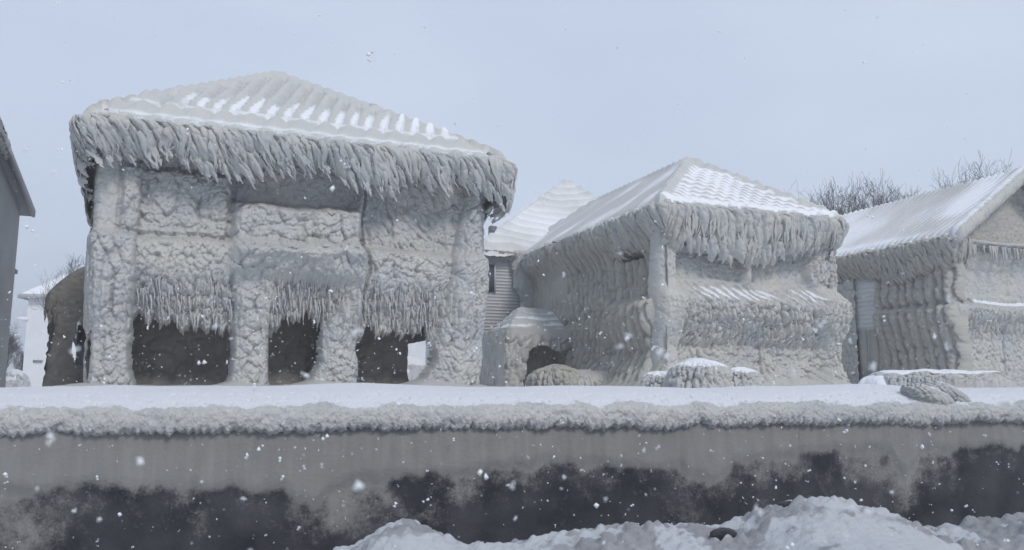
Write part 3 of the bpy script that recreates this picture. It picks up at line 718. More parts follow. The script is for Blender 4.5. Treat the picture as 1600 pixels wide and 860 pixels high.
    h += .25 * f * np.clip(sm, .12, 1) + .12 * (fbm(v * .8, z * .8, 27) - .5) * 2
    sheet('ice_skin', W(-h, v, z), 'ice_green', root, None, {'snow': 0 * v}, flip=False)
    vs = np.arange(-.1, 13.2, .06); v, z = np.meshgrid(vs, zs, indexing='ij')
    sheet('ice_skin', W(6.9 + .12 * flute(v, z, .3, 3.4, 29) + .3 * ss(6.2, 7.2, z) + .5 * np.exp(-(z - 1.45) / .4), v, z), 'ice_far', root, None, {'snow': 0 * v}, flip=True)
    # ---------- roof
    hf, near = hip(-.65, 7.35, -.7, 14.2, 3.35, 3.3, 10.9, 2.9)
    def disp(u, v, face, s, t):
        front = face == 0; left = face == 3
        a = s * .28 + t; rp_ = np.sin(a * 2 * math.pi / .27 + 8 * fbm(s * .9, t * .9, 201, 3) + 2 * np.sin(s * 1.5))
        b = np.sin((s * .8 - t * 1.1) * 2 * math.pi / .42 + 6 * fbm(s, t, 202, 3))
        d = .08 * np.abs(rp_) ** .7 * (.6 + .5 * b) * front + .085 * np.abs(np.sin((s * 1.0 + .62 * t + .3 * fbm(s * .8, t * .8, 207)) * math.pi / .40)) * left + .03 * (1 - front) * (1 - left) * np.abs(rp_)
        nh = near(u, v); hipw = np.exp(-(nh / .28) ** 2)
        hipw = hipw * np.where((face == 1) & (v > 4), 1, 1)
        scal = np.abs(np.sin(t * 11 + 4 * nh))
        d = d + hipw * (.12 + .08 * scal)
        nz = fbm(s * .9, t * .9, 203)
        snow = front * (.62 - .30 * rp_ - .12 * b + .5 * (nz - .5)) * ss(.1, .35, nh) * ss(2.7, 2.2, t) + .9 * front * np.exp(-((t - .22) / .10) ** 2)
        snow += left * (.24 + .22 * np.exp(-((t - .6) / .4) ** 2) + .7 * (nz - .5) + .26 * np.sin((s + .62 * t) * 2 * math.pi / .36))
        return d, snow
    roof(W, root, -.65, 7.35, -.7, 14.2, 7.55, hf, disp, .045, None)
    curtain(W, root, [(-.62, 10.6), (-.62, -.68), (7.3, -.68), (7.3, 6)], 7.52,
            lambda s: 1.05 + .2 * np.sin(s * .9 + 1) + .45 * ss(11.0, 12.0, s) * ss(19, 17.5, s) + .5 * ss(18.3, 19.3, s) - .25 * ss(5.5, 3.0, s), .034, slant=.14, bulge=.16, amp=.2, cell=.34, st=3.6,
            m='ice_far', tongues=7, tl=(.8, 1.1), tr=(.045, .09), tips=2, small=160, jag=.55, jagw=.4, cw=.5, seed=51, inward=.9, snowtop=.5, tuck=.38)
    # ---------- rear wing
    wing = sheet('rear_wing', W(*np.meshgrid(np.linspace(-2.4, 6, 20), [11.62], indexing='ij'), np.array([[1.4, 7.6]])) if False else
                 W(np.repeat(np.linspace(-2.4, 6, 20)[:, None], 2, 1), 11.62, np.repeat(np.array([[1.4, 7.7]]), 20, 0)), 'siding', root)[0]
    lap_siding(W, -2.42, -.2, 1.45, 7.7, 11.5, 'siding', 'siding', wing)
    lap_siding(W, 11.5, 20.5, 1.45, 7.7, -2.42, 'siding', 'siding', wing, axis='v')
    mb = MB(); hbox(W, mb, -2.18, -1.82, 11.41, 11.46, 5.85, 7.1); wn = mb.build('window', 'glass', wing)
    mb = MB(); hbox(W, mb, -2.24, -2.18, 11.36, 11.47, 5.8, 7.15); hbox(W, mb, -1.82, -1.76, 11.36, 11.47, 5.8, 7.15); hbox(W, mb, -2.24, -1.76, 11.365, 11.475, 7.15, 7.22); mb.build('window_frame', 'trim', wing)
    mb = MB(); hbox(W, mb, -1.75, -1.35, 11.38, 11.45, 1.5, 4.2); mb.build('downspout_panel', 'siding', wing)
    us = np.arange(-1.25, .9, .04); zs2 = np.arange(1.45, 7.8, .04); u, z = np.meshgrid(us, zs2, indexing='ij')
    ed = u - (-1.0 + .35 * ss(6.4, 5.5, z) - .9 * ss(5, 3.5, z)) + .25 * (fbm(z * 3, u, 301, 3) - .5)
    h = .10 * (fbm(u, z, 302) - .5) + .11 * flute(u, z, .2, 2.5, 303) * ss(.5, .1, ed) + .35 * np.sqrt(np.clip(ed, 0, .5) / .5) + .25 * ss(6.6, 7.6, z)
    sheet('ice_skin', W(u, 11.4 - h, z), 'ice_far', wing, (ed > 0)[:-1, :-1], {'snow': 0 * u})
    hfw, nearw = hip(-2.95, 8.6, 10.9, 22, 4.15, 16, 17, 5.05)
    def dispw(u, v, face, s, t):
        front = face == 0; left = face == 3
        nh = nearw(u, v); hipw = np.exp(-(nh / .25) ** 2)
        rp_ = np.abs(np.sin(t * math.pi / .42 + 1.5 * np.sin(s * .8) + fbm(s, t, 8) * 2))
        d = .17 * rp_ * front + .10 * hipw + .02 * fbm(s * 2, t * 2, 9) 
        nz = fbm(s * .6, t * .6, 305)
        snow = left * (.85 + .7 * (nz - .5)) + front * (.62 - .22 * rp_ + .5 * (nz - .5) + .8 * np.exp(-((t - .9) / .7) ** 2) * ss(1.0, 3.0, u))
        return d, snow
    r2 = roof(W, root, -2.95, 8.6, 10.9, 22, 7.68, hfw, dispw, .07, None, 'wing_roof')
    mb = MB(); c = W(-1.35, 12.9, 9.0); mb.box(c, (U, Vv, Z), (.16, .16, .22)); mb.build('roof_vent', 'soffit', r2)
    curtain(W, root, [(-2.9, 16), (-2.9, 10.93), (.4, 10.93)], 7.66, lambda s: .35 + .25 * ss(5.5, 7.5, s) + 0 * s, .05, slant=.1, bulge=.10, amp=.06, cell=.2, st=3, m='ice_far', tongues=4, tl=(.4, .9), tr=(.04, .08), tips=2,
            small=40, jag=.3, jagw=.22, seed=71, snowtop=.8)
    # ---------- side porch
    hfp = lambda u, v: (np.minimum(np.minimum((v - 6.9) * .62, (u + 3.0) * .85), 1.25), np.where((v - 6.9) * .62 < (u + 3.0) * .85, 0, 3))
    def dispp(u, v, face, s, t):
        rp_ = np.sin(t * 2 * math.pi / .3 + 2 * fbm(s, t, 311, 2) * 3)
        return .04 * rp_ + .05 * (fbm(u * 2, v * 2, 312) - .5), .32 - .25 * rp_ + .9 * (fbm(u * 1.5, v * 1.5, 313) - .5)
    pr = roof(W, root, -3.0, .1, 6.9, 9.6, 3.72, hfp, dispp, .05, None, 'side_porch', 'ice_far')
    us = np.arange(-3.1, .3, .04); zs2 = np.arange(1.45, 3.9, .04); u, z = np.meshgrid(us, zs2, indexing='ij')
    edge = 1.0 + 0 * u
    lo = 2.95 - 2.2 * ss(-1.9, -2.5, u) + .25 * fbm(u * 3, 0 * u, 315) + .1 * np.sin(u * 3)
    h = (.20 * flute(u, z, .28, 3, 316) + .1 * lumps(u, z, .2, 1.3, 318)) * ss(3.7, 3.2, z) + .2 * ss(3.0, 3.7, z) + .10 * (fbm(u, z, 317) - .5)
    e = np.clip((u + 3.1) / .4, 0, 1); h -= .7 * (1 - np.sqrt(1 - (1 - e) ** 2))
    sheet('porch_curtain', W(u, 7.0 - h, z), 'ice_far', pr, (z > lo)[:-1, :-1], {'snow': 0 * u})
    us = np.arange(-2.6, .3, .05); zs2 = np.arange(1.45, 4.2, .05); u, z = np.meshgrid(us, zs2, indexing='ij')
    sheet('porch_wall', W(u, 8.6 - .12 * flute(u, z, .3, 3, 320), z), 'ice_green', pr, None, {'snow': 0 * u})
    vs = np.arange(7.0, 11.5, .06); v, z = np.meshgrid(vs, np.arange(1.45, 3.9, .06), indexing='ij')
    sheet('porch_side_curtain', W(-3.0 - .12 * flute(v, z, .25, 3, 322), v, z), 'ice_far', pr, None, {'snow': 0 * v})
    return root
house_two()

# ================================================================== HOUSE 3 (right, gabled)
def house_three():
    W = frame(O3)
    root = empty('iced_house', (O3[0], O3[1], G0), 'right hand gabled house with fluted ice down its side and bare siding behind', 'house', 'houses sheathed in ice')
    mb = MB(); hbox(W, mb, .7, 7.4, 1.0, 12, 1.4, 7.4); mb.build('house_core', 'brown_ice', root)
    zs = np.arange(1.42, 7.5, .036)
    vs = np.arange(-.3, 3.95, .034); v, z = np.meshgrid(vs, zs, indexing='ij')
    h = .45 * ss(6.2, 7.3, z) + .34 * ss(5.0, 4.7, z) * ss(3.0, 4.5, z) + .16 * ss(4.9, 5.2, z) * ss(6, 5.4, z) + .5 * np.exp(-(z - 1.45) / .5)
    g_ = (v - .10 * z + .14 * (fbm(v * 1.2, z * .9, 404, 3) - .5) * 2) / .46; q_ = np.abs(g_ - np.round(g_)) * 2
    h += .30 * (np.sqrt(np.clip(1 - q_ ** 2, 0, 1)) - .6) + .17 * lumps(v, z, .42, 1.3, 402, -.1) + .10 * flute(v - .12 * z, z, .4, 2, 401) + .05 * pop(v, z, .14, 1.5, 403)
    e = np.clip((3.95 - v) / .25, 0, 1); h -= .5 * (1 - np.sqrt(1 - (1 - e) ** 2)); e = np.clip((v + .3) / .4, 0, 1); h -= .6 * (1 - np.sqrt(1 - (1 - e) ** 2))
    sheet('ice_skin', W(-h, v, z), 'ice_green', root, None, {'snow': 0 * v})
    lap_siding(W, 3.7, 12, 1.45, 7.5, .05, 'siding', 'siding', root, axis='v', pitch=.2)
    for k, (a, b) in enumerate(((3.95, 4.5), (4.6, 5.2), (5.3, 5.9))):
        mb = MB(); hbox(W, mb, -.02, .02, a, b, 1.5, 4.1); mb.build('panel', 'ice_green', root)
    vs = np.arange(5.05, 8, .05); v, z = np.meshgrid(vs, zs, indexing='ij')
    sheet('ice_skin', W(-.1 - .12 * flute(v, z, .2, 2.5, 405), v, z), 'ice_far', root, None, {'snow': 0 * v})
    # front
    us = np.arange(-.12, 8.1, .032); u, z = np.meshgrid(us, zs, indexing='ij')
    h = .20 * box(u, z, -.3, .5, 1, 8, .2) + .28 * ss(6.4, 7.2, z) + .35 * ss(5.05, 4.75, z) * ss(3.7, 4.7, z) - .1 * box(u, z, .7, 3.5, 5.3, 6.4, .2)
    h += .15 * ss(4, 2, z) * box(u, z, .3, 1.2, 1, 5, .3)
    sm = np.clip(1 - .6 * box(u, z, -.3, .55, 1, 8, .2) - .5 * ss(5.0, 5.4, z) * ss(6.8, 6.3, z), .12, 1)
    tx = flute(u, z, .14, 3, 410) * ss(3.3, 3.7, z) * ss(4.9, 4.5, z) * 1.2 + lumps(u, z, .22, 1.2, 411) * (1 - ss(3.3, 3.7, z) * ss(4.9, 4.5, z))
    h += .17 * tx * sm + .08 * (fbm(u * .9, z * .9, 412) - .5) - .16 * np.exp(-((u - 2.9) / .04) ** 2) * box(u, z, 2, 4, 1.6, 4.6, .3)
    eo = np.clip((u + .12) / .25, 0, 1); h -= .3 * (1 - np.sqrt(1 - (1 - eo) ** 2))
    snow = .9 * np.exp(-((z - 5.02 - .06 * np.sin(u * 1.5)) / .09) ** 2) * ss(.9, 1.5, u)
    uc, zc = u[:-1, :-1], z[:-1, :-1]
    sheet('ice_skin', W(u, .2 - h, z), 'ice_far', root, None, {'snow': snow}, regions=[('window', (uc > .7) & (uc < 3.5) & (zc > 5.25) & (zc < 6.5), None), ('pillar', uc < .5, None)])
    # gable wall and return eave
    us = np.arange(-.4, 8.2, .04); ts = np.linspace(0, 1, 80); u, t = np.meshgrid(us, ts, indexing='ij')
    rise = np.clip(3.0 - np.abs(u - 3.9) * 3.0 / 4.5, .02, None); z = 7.5 + rise * t
    h = .07 * flute(u - .5 * z, z, .2, 3, 420) + .05 * cauli(u, z, .2, 1, 421) + .22 * ss(1 - .5 / (rise + .3), 1, t)
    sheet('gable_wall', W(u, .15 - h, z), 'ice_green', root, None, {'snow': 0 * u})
    us = np.arange(-.7, 8.3, .05); ts = np.linspace(0, 1, 24); u, t = np.meshgrid(us, ts, indexing='ij')
    an = t * math.pi * .9
    sheet('return_eave', W(u, .05 - .55 * np.sin(an) - .03 * cauli(u, t, .2, 1, 431), 7.42 + .14 * np.cos(an) + .02 * np.sin(u * 2)), 'ice_far', root, None, {'snow': ss(.42, .2, t)}, flip=True)
    # roof
    rh = 3.05
    def hf(u, v):
        l = (u + .6) * rh / 4.5; r = (8.4 - u) * rh / 4.5
        return np.minimum(l, r), np.where(l < r, 3, 1)
    def disp(u, v, face, s, t):
        left = face == 3
        a = s + .42 * t; c = np.abs(np.sin(a * math.pi / .33 + 3 * fbm(s * .5, t * .5, 441, 3)))
        d = .095 * c + .03 * fbm(s * 5, t * 5, 442)
        rk = np.exp(-((v + .75) / .35) ** 2); d = d * (1 - .7 * rk) + rk * (.10 + .05 * np.abs(np.sin(t * 8)))
        rd = np.exp(-((t - rh) / .2) ** 2); d += rd * .1
        nz = fbm(s * .7, t * .7, 443)
        snow = .42 - .28 * (c - .5) * 1.2 + .7 * (nz - .5) + .55 * np.exp(-((v - .7) / .9) ** 2) * ss(.8, 1.4, t) + .35 * np.exp(-((t - .25) / .2) ** 2) * ss(.5, 1.5, v) + .3 * ss(4, 7, s)
        snow = snow * (1 - .8 * rk)
        return d, snow
    roof(W, root, -.6, 8.4, -.75, 12.6, 7.55, hf, disp, .045, None)
    # rake ice hanging along the gable edge
    for sgn in (1, -1):
        n = 110; q = np.linspace(0, 1, n); uu = (-.55 + 4.45 * q) if sgn > 0 else (8.35 - 4.45 * q)
        zz = 7.45 + rh * q
        th = np.linspace(0, 2 * math.pi, 20)
        a, T = np.meshgrid(q, th, indexing='ij'); ua = np.broadcast_to(uu[:, None], a.shape); za = np.broadcast_to(zz[:, None], a.shape)
        rr = (.26 + .07 * pop(a * 5.4, T * .3, .2, 1.2, 451) + .04 * fbm(a * 12, T, 452)) * np.sqrt(np.clip(a / .04, 0, 1)) + .002
        sheet('rake_ice', W(ua, -.62 + rr * np.cos(T) * 1.1, za + rr * np.sin(T) * 1.25), 'ice_far', root, None, {'snow': .6 * ss(.4, .95, np.sin(T))}, flip=sgn < 0)
    curtain(W, root, [(-.58, 9), (-.58, -.55), (.5, -.55)], 7.5, lambda s: 1.35 + .25 * np.sin(s * 1.2) + 0 * s, .034, slant=.14, bulge=.14, amp=.17, cell=.27, st=3.6, m='ice_green', tongues=4, tl=(.7, 1.1), tr=(.07, .12), tips=2, cw=.4, tuck=.35,
            jag=.3, jagw=.24, seed=81, inward=1.0, snowtop=.6)
    rng = np.random.RandomState(3)
    spikes(W, root, [(.45 + 7.3 * rng.rand(), -.36 - .1 * rng.rand(), 7.3, rng.uniform(.3, .9), rng.uniform(.03, .07), .12) for _ in range(90)], 'ice_far', seed=5)
    return root
house_three()

# ================================================================== HOUSE at the left edge: bare grey wall, gable end seen from below
def house_left():
    W = frame(O1)
    c = W(-4.2, 13.5, G0); root = empty('grey_house', tuple(c), 'grey sided house cut off by the left edge with a deep bare soffit', 'house')
    mb = MB(); hbox(W, mb, -12, -4.22, 0, 14.55, 1.4, 8.0); mb.build('core', 'siding_grey', root)
    us = np.linspace(0, 14.6, 40); z = np.linspace(1.45, 9.2, 30); v, zz = np.meshgrid(us, z, indexing='ij')
    top = 8.42 + np.minimum((14.6 - v), v) * .20; zz = 1.45 + (zz - 1.45) / (9.2 - 1.45) * (top - 1.45)
    sheet('side_wall', W(-4.2 + .02 * fbm(v, zz, 2), v, zz), 'siding_grey', root, None, None, flip=True)
    # roof slab with overhang: rear slope only is in view
    for sg in (1, -1):
        mb = MB()
        a = np.array([(7.45, 9.85), (15.4, 8.25)]) if sg > 0 else np.array([(7.45, 9.85), (-.6, 8.25)])
        p = [W(-12.5, a[0, 0], a[0, 1]), W(-3.9, a[0, 0], a[0, 1]), W(-3.9, a[1, 0], a[1, 1]), W(-12.5, a[1, 0], a[1, 1])]
        q = [x + Z * .22 for x in p]
        mb.add(p + q, [(0, 1, 2, 3), (4, 7, 6, 5), (0, 4, 5, 1), (1, 5, 6, 2), (2, 6, 7, 3), (3, 7, 4, 0)])
        rf = mb.build('roof', 'soffit', root)
        e = [W(-3.85, a[0, 0], a[0, 1] - .04), W(-3.85, a[1, 0], a[1, 1] - .04)]
        mb = MB(); d = e[1] - e[0]; L_ = np.linalg.norm(d); d /= L_; mb.box((e[0] + e[1]) / 2 + Z * .14, (d, U, np.cross(d, U)), (L_ / 2, .05, .14)); mb.build('rake_board', 'siding_grey', rf)
    vs = np.arange(-.5, 15.3, .1); uu = np.arange(-12.5, -3.85, .1); u, v = np.meshgrid(uu, vs, indexing='ij')
    zt = 10.1 - .20 * np.abs(v - 7.45) + .08 * fbm(u, v, 5)
    sheet('roof_snow', W(u, v, zt), 'snow', root)
    # crust of ice over the upper rake
    q = np.linspace(0, 1, 60); th = np.linspace(0, 2 * math.pi, 18); a, T = np.meshgrid(q, th, indexing='ij')
    v = 5.6 + a * 5.2; rr = (.22 + .10 * pop(v, T * .3, .3, 1, 9)) * np.sqrt(np.clip(1 - (2 * a - 1) ** 4, 0, 1))
    sheet('rake_ice', W(-3.95 + rr * np.cos(T) * .8, v, 10.0 - .20 * np.abs(v - 7.45) + rr * np.sin(T)), 'ice', root, None, {'snow': .8 * ss(.5, 1, np.sin(T))})
    mb = MB(); hbox(W, mb, -4.5, -4.2, 14.6, 15.2, 5.9, 6.05); mb.build('string_course', 'soffit', root)
    mb = MB(); hbox(W, mb, -4.2, -4.12, 12.6, 13.0, 1.9, 2.3); mb.build('meter_box', 'soffit', root)
house_left()

# ================================================================== far houses
def simple_house(name, label, X, Y, rot, wu, wv, eave, ridge, wallm, group=None, hipped=False, roofm='snow', over=.45):
    root = empty(name, (X, Y, G0), label, 'house', group)
    a = R(rot); u_ = np.array([math.cos(a), math.sin(a), 0]); v_ = np.array([-math.sin(a), math.cos(a), 0]); O = np.array([X, Y, 0])
    W = lambda u, v, z: O + np.asarray(u)[..., None] * u_ + np.asarray(v)[..., None] * v_ + np.asarray(z)[..., None] * Z
    zs = np.linspace(1.4, eave, 30)
    for (a0, b0, a1, b1) in ((0, 0, wu, 0), (wu, 0, wu, wv), (wu, wv, 0, wv), (0, wv, 0, 0)):
        q, z = np.meshgrid(np.linspace(0, 1, 12), zs, indexing='ij'); G = W(a0 + (a1 - a0) * q, b0 + (b1 - b0) * q, z + .0 * q)
        sheet('wall', G, wallm, root)
    us = np.linspace(-over, wu + over, 50); vs = np.linspace(-over, wv + over, 50); u, v = np.meshgrid(us, vs, indexing='ij')
    hh = np.minimum(u + over, wu + over - u) / (wu / 2 + over)
    if hipped: hh = np.minimum(hh, np.minimum(v + over, wv + over - v) / (wu / 2 + over))
    z = eave + (ridge - eave) * hh + .12 * fbm(u, v, 7)
    rf = sheet('roof', W(u, v, z), roofm, root, None, {'snow': 1 + 0 * z})[0]
    mb = MB()
    for (c0, c1, h0, h1) in ((wu / 2, -over, wu / 2 + over, .05), (wu / 2, wv + over, wu / 2 + over, .05), (-over, wv / 2, .05, wv / 2 + over), (wu + over, wv / 2, .05, wv / 2 + over)):
        mb = MB(); mb.box(W(np.array(c0), np.array(c1), np.array(eave - .02)), (u_, v_, Z), (h0, h1, .14)); mb.build('fascia', 'trim', rf)
    if not hipped:
        for vv in (0., wv):
            P('gable', [W(np.array(0.), np.array(vv), np.array(eave)), W(np.array(wu), np.array(vv), np.array(eave)), W(np.array(wu / 2), np.array(vv), np.array(ridge - .2))], [(0, 1, 2)], wallm, root, smooth=False)
    return root, W, u_, v_
r_, W_, u_, v_ = simple_house('pale_house', 'distant pale house with snow covered roof right of the grey house', -32.2, 53, 8, 5.0, 10, 7.5, 10.0, 'siding_white', hipped=True)
mb = MB(); mb.box(W_(np.array(3.6), np.array(-.03), np.array(3.4)), (u_, v_, Z), (.07, .05, 1.9)); mb.build('downspout', 'soffit', r_)
for du in (.9, 1.7):
    mb = MB(); mb.box(W_(np.array(du), np.array(-.04), np.array(3.2)), (u_, v_, Z), (.28, .04, .07)); mb.build('vent', 'siding_grey', r_)
mb = MB(); mb.box(W_(np.array(-.25), np.array(.4), np.array(6.0)), (u_, v_, Z), (.35, .5, .12)); mb.build('awning', 'snow', r_)
simple_house('snowy_house', 'snow mounded roof of a house showing between the middle and right iced houses', 18.6, 42, 22, 6.5, 7, 7.6, 11.3, 'siding', hipped=True, roofm='ice_far')
simple_house('white_house', 'white sided house far back glimpsed through the porch of the largest iced house', -12.2, 60, 15, 6, 8, 7.0, 9.6, 'siding_white')

# ================================================================== iced shrubs, hedge, ice lumps
def dome(name, label, cat, W, u, v, ru, rv, zt, m='ice', seed=0, group=None, fl=.12, zb=1.45, sq=2.5, snowk=1., lean=0., amp=.05):
    n, k = max(140, int(4 * (ru + rv) / .03)), 70
    th = np.linspace(0, 2 * math.pi, n + 1); ph = np.linspace(0, 1, k)
    T, p = np.meshgrid(th, ph, indexing='ij')
    ang = p * math.pi / 2
    r = np.sin(ang) ** (2 / sq); zz = np.cos(ang) ** (2 / sq)
    tf = np.linspace(0, 2 * math.pi, 1500); cf, sf = np.cos(tf), np.sin(tf)
    pf = np.stack([np.sign(cf) * np.abs(cf) ** (2 / sq) * ru, np.sign(sf) * np.abs(sf) ** (2 / sq) * rv], -1)
    al = np.concatenate([[0], np.cumsum(np.linalg.norm(np.diff(pf, axis=0), axis=1))])
    th = np.interp(np.linspace(0, al[-1], n + 1), al, tf); T, p = np.meshgrid(th, ph, indexing='ij')
    per = np.interp(T, tf, al); half = al[-1] / 2; Tm = half - np.abs(per - half)
    hgt = zt - zb
    f = flute(Tm + lean * p, p * hgt, fl, 2.4, seed) + .4 * pop(Tm, p * hgt, fl * .6, 1.5, seed + 2)
    k_ = ss(.25, .6, p)
    bmp = 2.3 * amp * f * k_ + .3 * (fbm(np.cos(T) * 1.6 + 5, np.sin(T) * 1.6 + p, seed + 3, 2) - .5) * min(ru, .8) * ss(0, .5, p)
    c, s_ = np.cos(T), np.sin(T)
    cx = np.sign(c) * np.abs(c) ** (2 / sq); sy = np.sign(s_) * np.abs(s_) ** (2 / sq)
    uu = u + cx * (ru + 0 * r) * r + cx * bmp; vv = v + sy * rv * r + sy * bmp; z = zb + hgt * zz + bmp * .4 * (1 - k_) + .14 * min(1, ru) * (fbm(cx * r * 1.8 * max(1, ru) + 3, sy * r * 1.8 + 7, seed + 4, 2) - .5) * ss(1, .6, p)
    snow = snowk * (ss(.62, .36, p + .25 * (fbm(T * 2, p * 3, seed + 6) - .5)))
    G = W(uu, vv, z)
    me_o = sheet(name, G, m, None, None, {'snow': snow})[0]
    tag(me_o, label, cat, group)
    o0 = W(u, v, zb); V = np.array([x.co[:] for x in me_o.data.vertices]) - o0
    me_o.data.vertices.foreach_set('co', V.astype(np.float32).ravel()); me_o.location = tuple(o0)
    return me_o
W0 = frame((0, 0))
Wd = lambda px, Y: (px - 800) / 1262 * Y
def at(px, Y):
    X = Wd(px, Y); return (X * U[0] + Y * U[1], X * Vv[0] + Y * Vv[1])
gr = 'iced shrubs before the middle house'
u, v = at(1033, 20); dome('iced_shrub', 'small squat iced shrub left of the tallest shrub before the middle house', 'shrub', W0, u, v, .44, .35, 1.97, seed=1, group=gr, fl=.09)
u, v = at(1092, 19.6); dome('iced_shrub', 'tallest iced shrub with thick flutes and a snow cap, in the middle of three', 'shrub', W0, u, v, .76, .6, 2.24, seed=2, group=gr, fl=.13, amp=.07)
u, v = at(1158, 20); dome('iced_shrub', 'low rounded iced shrub on the right of the tallest shrub', 'shrub', W0, u, v, .47, .4, 2.05, seed=3, group=gr, fl=.09)
u, v = at(1470, 21.5); dome('iced_hedge', 'long low hedge cased in ice with flat snow top before the right house', 'hedge', W0, u, v, 2.0, .55, 2.0, seed=4, fl=.13, sq=5.5, amp=.05)
u, v = at(1372, 21.0); dome('snow_mound', 'small smooth white snow mound at the left end of the long hedge', 'snow mound', W0, u, v, .35, .5, 1.87, 'snow', seed=14, fl=.3, amp=.01)
u, v = at(868, 29.0); dome('iced_shrub', 'broad iced shrub slumped beside the side porch of the middle house', 'shrub', W0, u, v, .9, .8, 2.35, 'ice_green', seed=5, fl=.2, snowk=.3, amp=.09)
u, v = at(915, 29.3); dome('iced_shrub', 'low iced lump running out of the broad shrub toward the middle house', 'shrub', W0, u, v, 1.15, .9, 2.15, 'ice_far', seed=6, fl=.25, snowk=.2, amp=.07)
u, v = at(20, 33); dome('snow_covered_bush', 'round snow covered bush between the grey house and the distant pale house', 'bush', W0, u, v, .55, .5, 2.3, 'dirty_snow', seed=7, fl=.2, sq=2)
u, v = at(8, 31); dome('snow_covered_bush', 'smaller snowy bush against the foot of the grey house', 'bush', W0, u, v, .5, .5, 1.95, 'dirty_snow', seed=9, fl=.2, sq=2)
u, v = at(638, 36); dome('snow_covered_mound', 'snowy mound seen through the right hand porch opening of the largest house', 'snow mound', W0, u, v, 1.1, .8, 2.9, 'dirty_snow', seed=10, fl=.4, sq=2)

# combed ice lumps lying on the seawall
def lump(name, label, s0, v0, z0, Ls, Lv, Lz, tilt, seed):
    n, k = 120, 90
    T, p = np.meshgrid(np.linspace(0, 2 * math.pi, n), np.linspace(0, math.pi, k), indexing='ij')
    x = np.cos(p); y = np.sin(p) * np.cos(T); z = np.sin(p) * np.sin(T)
    cmb = np.abs(np.sin((x * 1.0 + .35 * y + .5 * z) * 15 + 3 * fbm(x * 2 + 4, z * 2, seed, 2)))
    lumpy = 1 + .07 * cmb + .12 * pop(x + 3, T * .6 * np.sin(p), .35, 1, seed)
    X, Y_, Z_ = x * Ls * lumpy, y * Lv * lumpy, z * Lz * lumpy
    a = R(tilt); X2 = X * math.cos(a) - Z_ * math.sin(a); Z2 = X * math.sin(a) + Z_ * math.cos(a)
    o = sheet(name, WW(s0 + X2, v0 + Y_, z0 + Z2), 'ice', None, None, {'snow': ss(.55, .95, z) * 1.0})[0]
    tag(o, label, 'ice lump', 'combed ice lumps on the seawall')
lump('ice_lump', 'left one of two combed ice lumps on the snowy seawall top', 4.32, .10, 1.47, .28, .16, .105, -22, 3)
lump('ice_lump', 'right one of two combed ice lumps on the snowy seawall top', 4.60, .20, 1.50, .26, .17, .10, -24, 5)

# ================================================================== foreground snow bank
SB = dict(px=[300, 440, 500, 520, 560, 600, 625, 650, 680, 710, 740, 800, 860, 900, 960, 1050, 1110, 1150, 1190, 1230, 1270, 1320, 1370, 1410, 1440, 1480, 1540, 1600, 1900, 2600],
          py=[900, 884, 866, 854, 838, 814, 806, 808, 820, 830, 838, 832, 818, 812, 802, 800, 801, 793, 777, 768, 768, 778, 790, 806, 818, 812, 804, 798, 790, 800])
def snowbank():
    xs = np.arange(-2.6, 6.6, .0165); ys = np.concatenate([np.arange(1.6, 3.2, .05), np.arange(3.2, 7.7, .0165)])
    x, y = np.meshgrid(xs, ys, indexing='ij')
    YC = 5.35
    px = 800 + x / YC * 1262
    hc = EYE - (np.interp(px, SB['px'], SB['py']) - 603) / 1250 * YC * 1.012
    yc = YC + .35 * (fbm(x * .8, 0 * x, 501) - .5)
    plateau = hc - .06 - .10 * ss(yc, yc - 1.4, y) + .06 * (fbm(x * .9, y * .9, 502) - .5) * 2
    # left hand heap is a narrow mound; to the right the plateau runs toward the viewer
    left = ss(.1, -.2, x)
    plateau = plateau - left * .35 * ss(yc - .1, yc - 1.0, y)
    crest = .03 * np.exp(-((y - yc) / .28) ** 2)
    h = (plateau + crest)
    back = ss(yc + 1.0 - .2 * np.sin(x * 2), yc + .05, y)
    h = h * back + (.02) * (1 - back)
    h = np.where(y > yc + .1, h, h)
    rough = np.exp(-((y - yc + .12) / .45) ** 2)
    rr = fbm(x * 1.2, y * 1.2, 503); rough = np.clip(rough * (.35 + 1.2 * rr) + .35 * ss(.52, .7, fbm(x * 1.6, y * 1.6, 504)), 0, 1)
    rough = np.maximum(rough, .9 * np.exp(-((x + .72) / .33) ** 2) * np.exp(-((y - yc) / .6) ** 2))
    f1, f2 = wor(x / .075, y / .075, 505); f3, _ = wor(x / .16, y / .16, 506)
    pick = ss(.5, .75, vn(x * 4, y * 4, 507))
    h += rough * (.026 * np.sqrt(np.clip(.45 - f1, 0, 1) / .45) + .05 * np.sqrt(np.clip(.36 - f3, 0, 1) / .36) * pick) + .03 * (fbm(x * 6, y * 6, 508) - .5) * (.4 + rough)
    # sparse little lumps in the smooth part
    f4, _ = wor(x / .22, y / .22, 510, .9); sp = h2(np.floor(x / .22), np.floor(y / .22), 77) > .3
    h += .05 * np.sqrt(np.clip(.17 - f4, 0, 1) / .17) * ss(.45, .55, vn(x * 2.2, y * 2.2, 511)) * .5
    h += .03 * np.sin(x * 3 + y * 5 + 3 * fbm(x, y, 515)) * ss(5.0, 4.2, y) * .5
    # dark hollows
    for (hx, hy, a, b, d) in ((1.33, 5.15, .15, .10, .05), (1.78, 5.30, .09, .07, .03), (1.93, 5.42, .07, .06, .02)):
        h -= d * np.exp(-(((x - hx) / a) ** 2 + ((y - hy) / b) ** 2) ** 1.5)
    snow = 1.1 - .9 * rough * ss(.3, .6, fbm(x * 5, y * 5, 512)) - .3 * ss(.5, .75, fbm(x * 1.3, y * 1.3, 513)) - .5 * ss(.35, .1, f3) * rough
    o = sheet('snow_bank', np.stack([x, y, h], -1), 'bank', None, None, {'snow': snow})[0]; o['kind'] = 'structure'
    return h, xs, ys
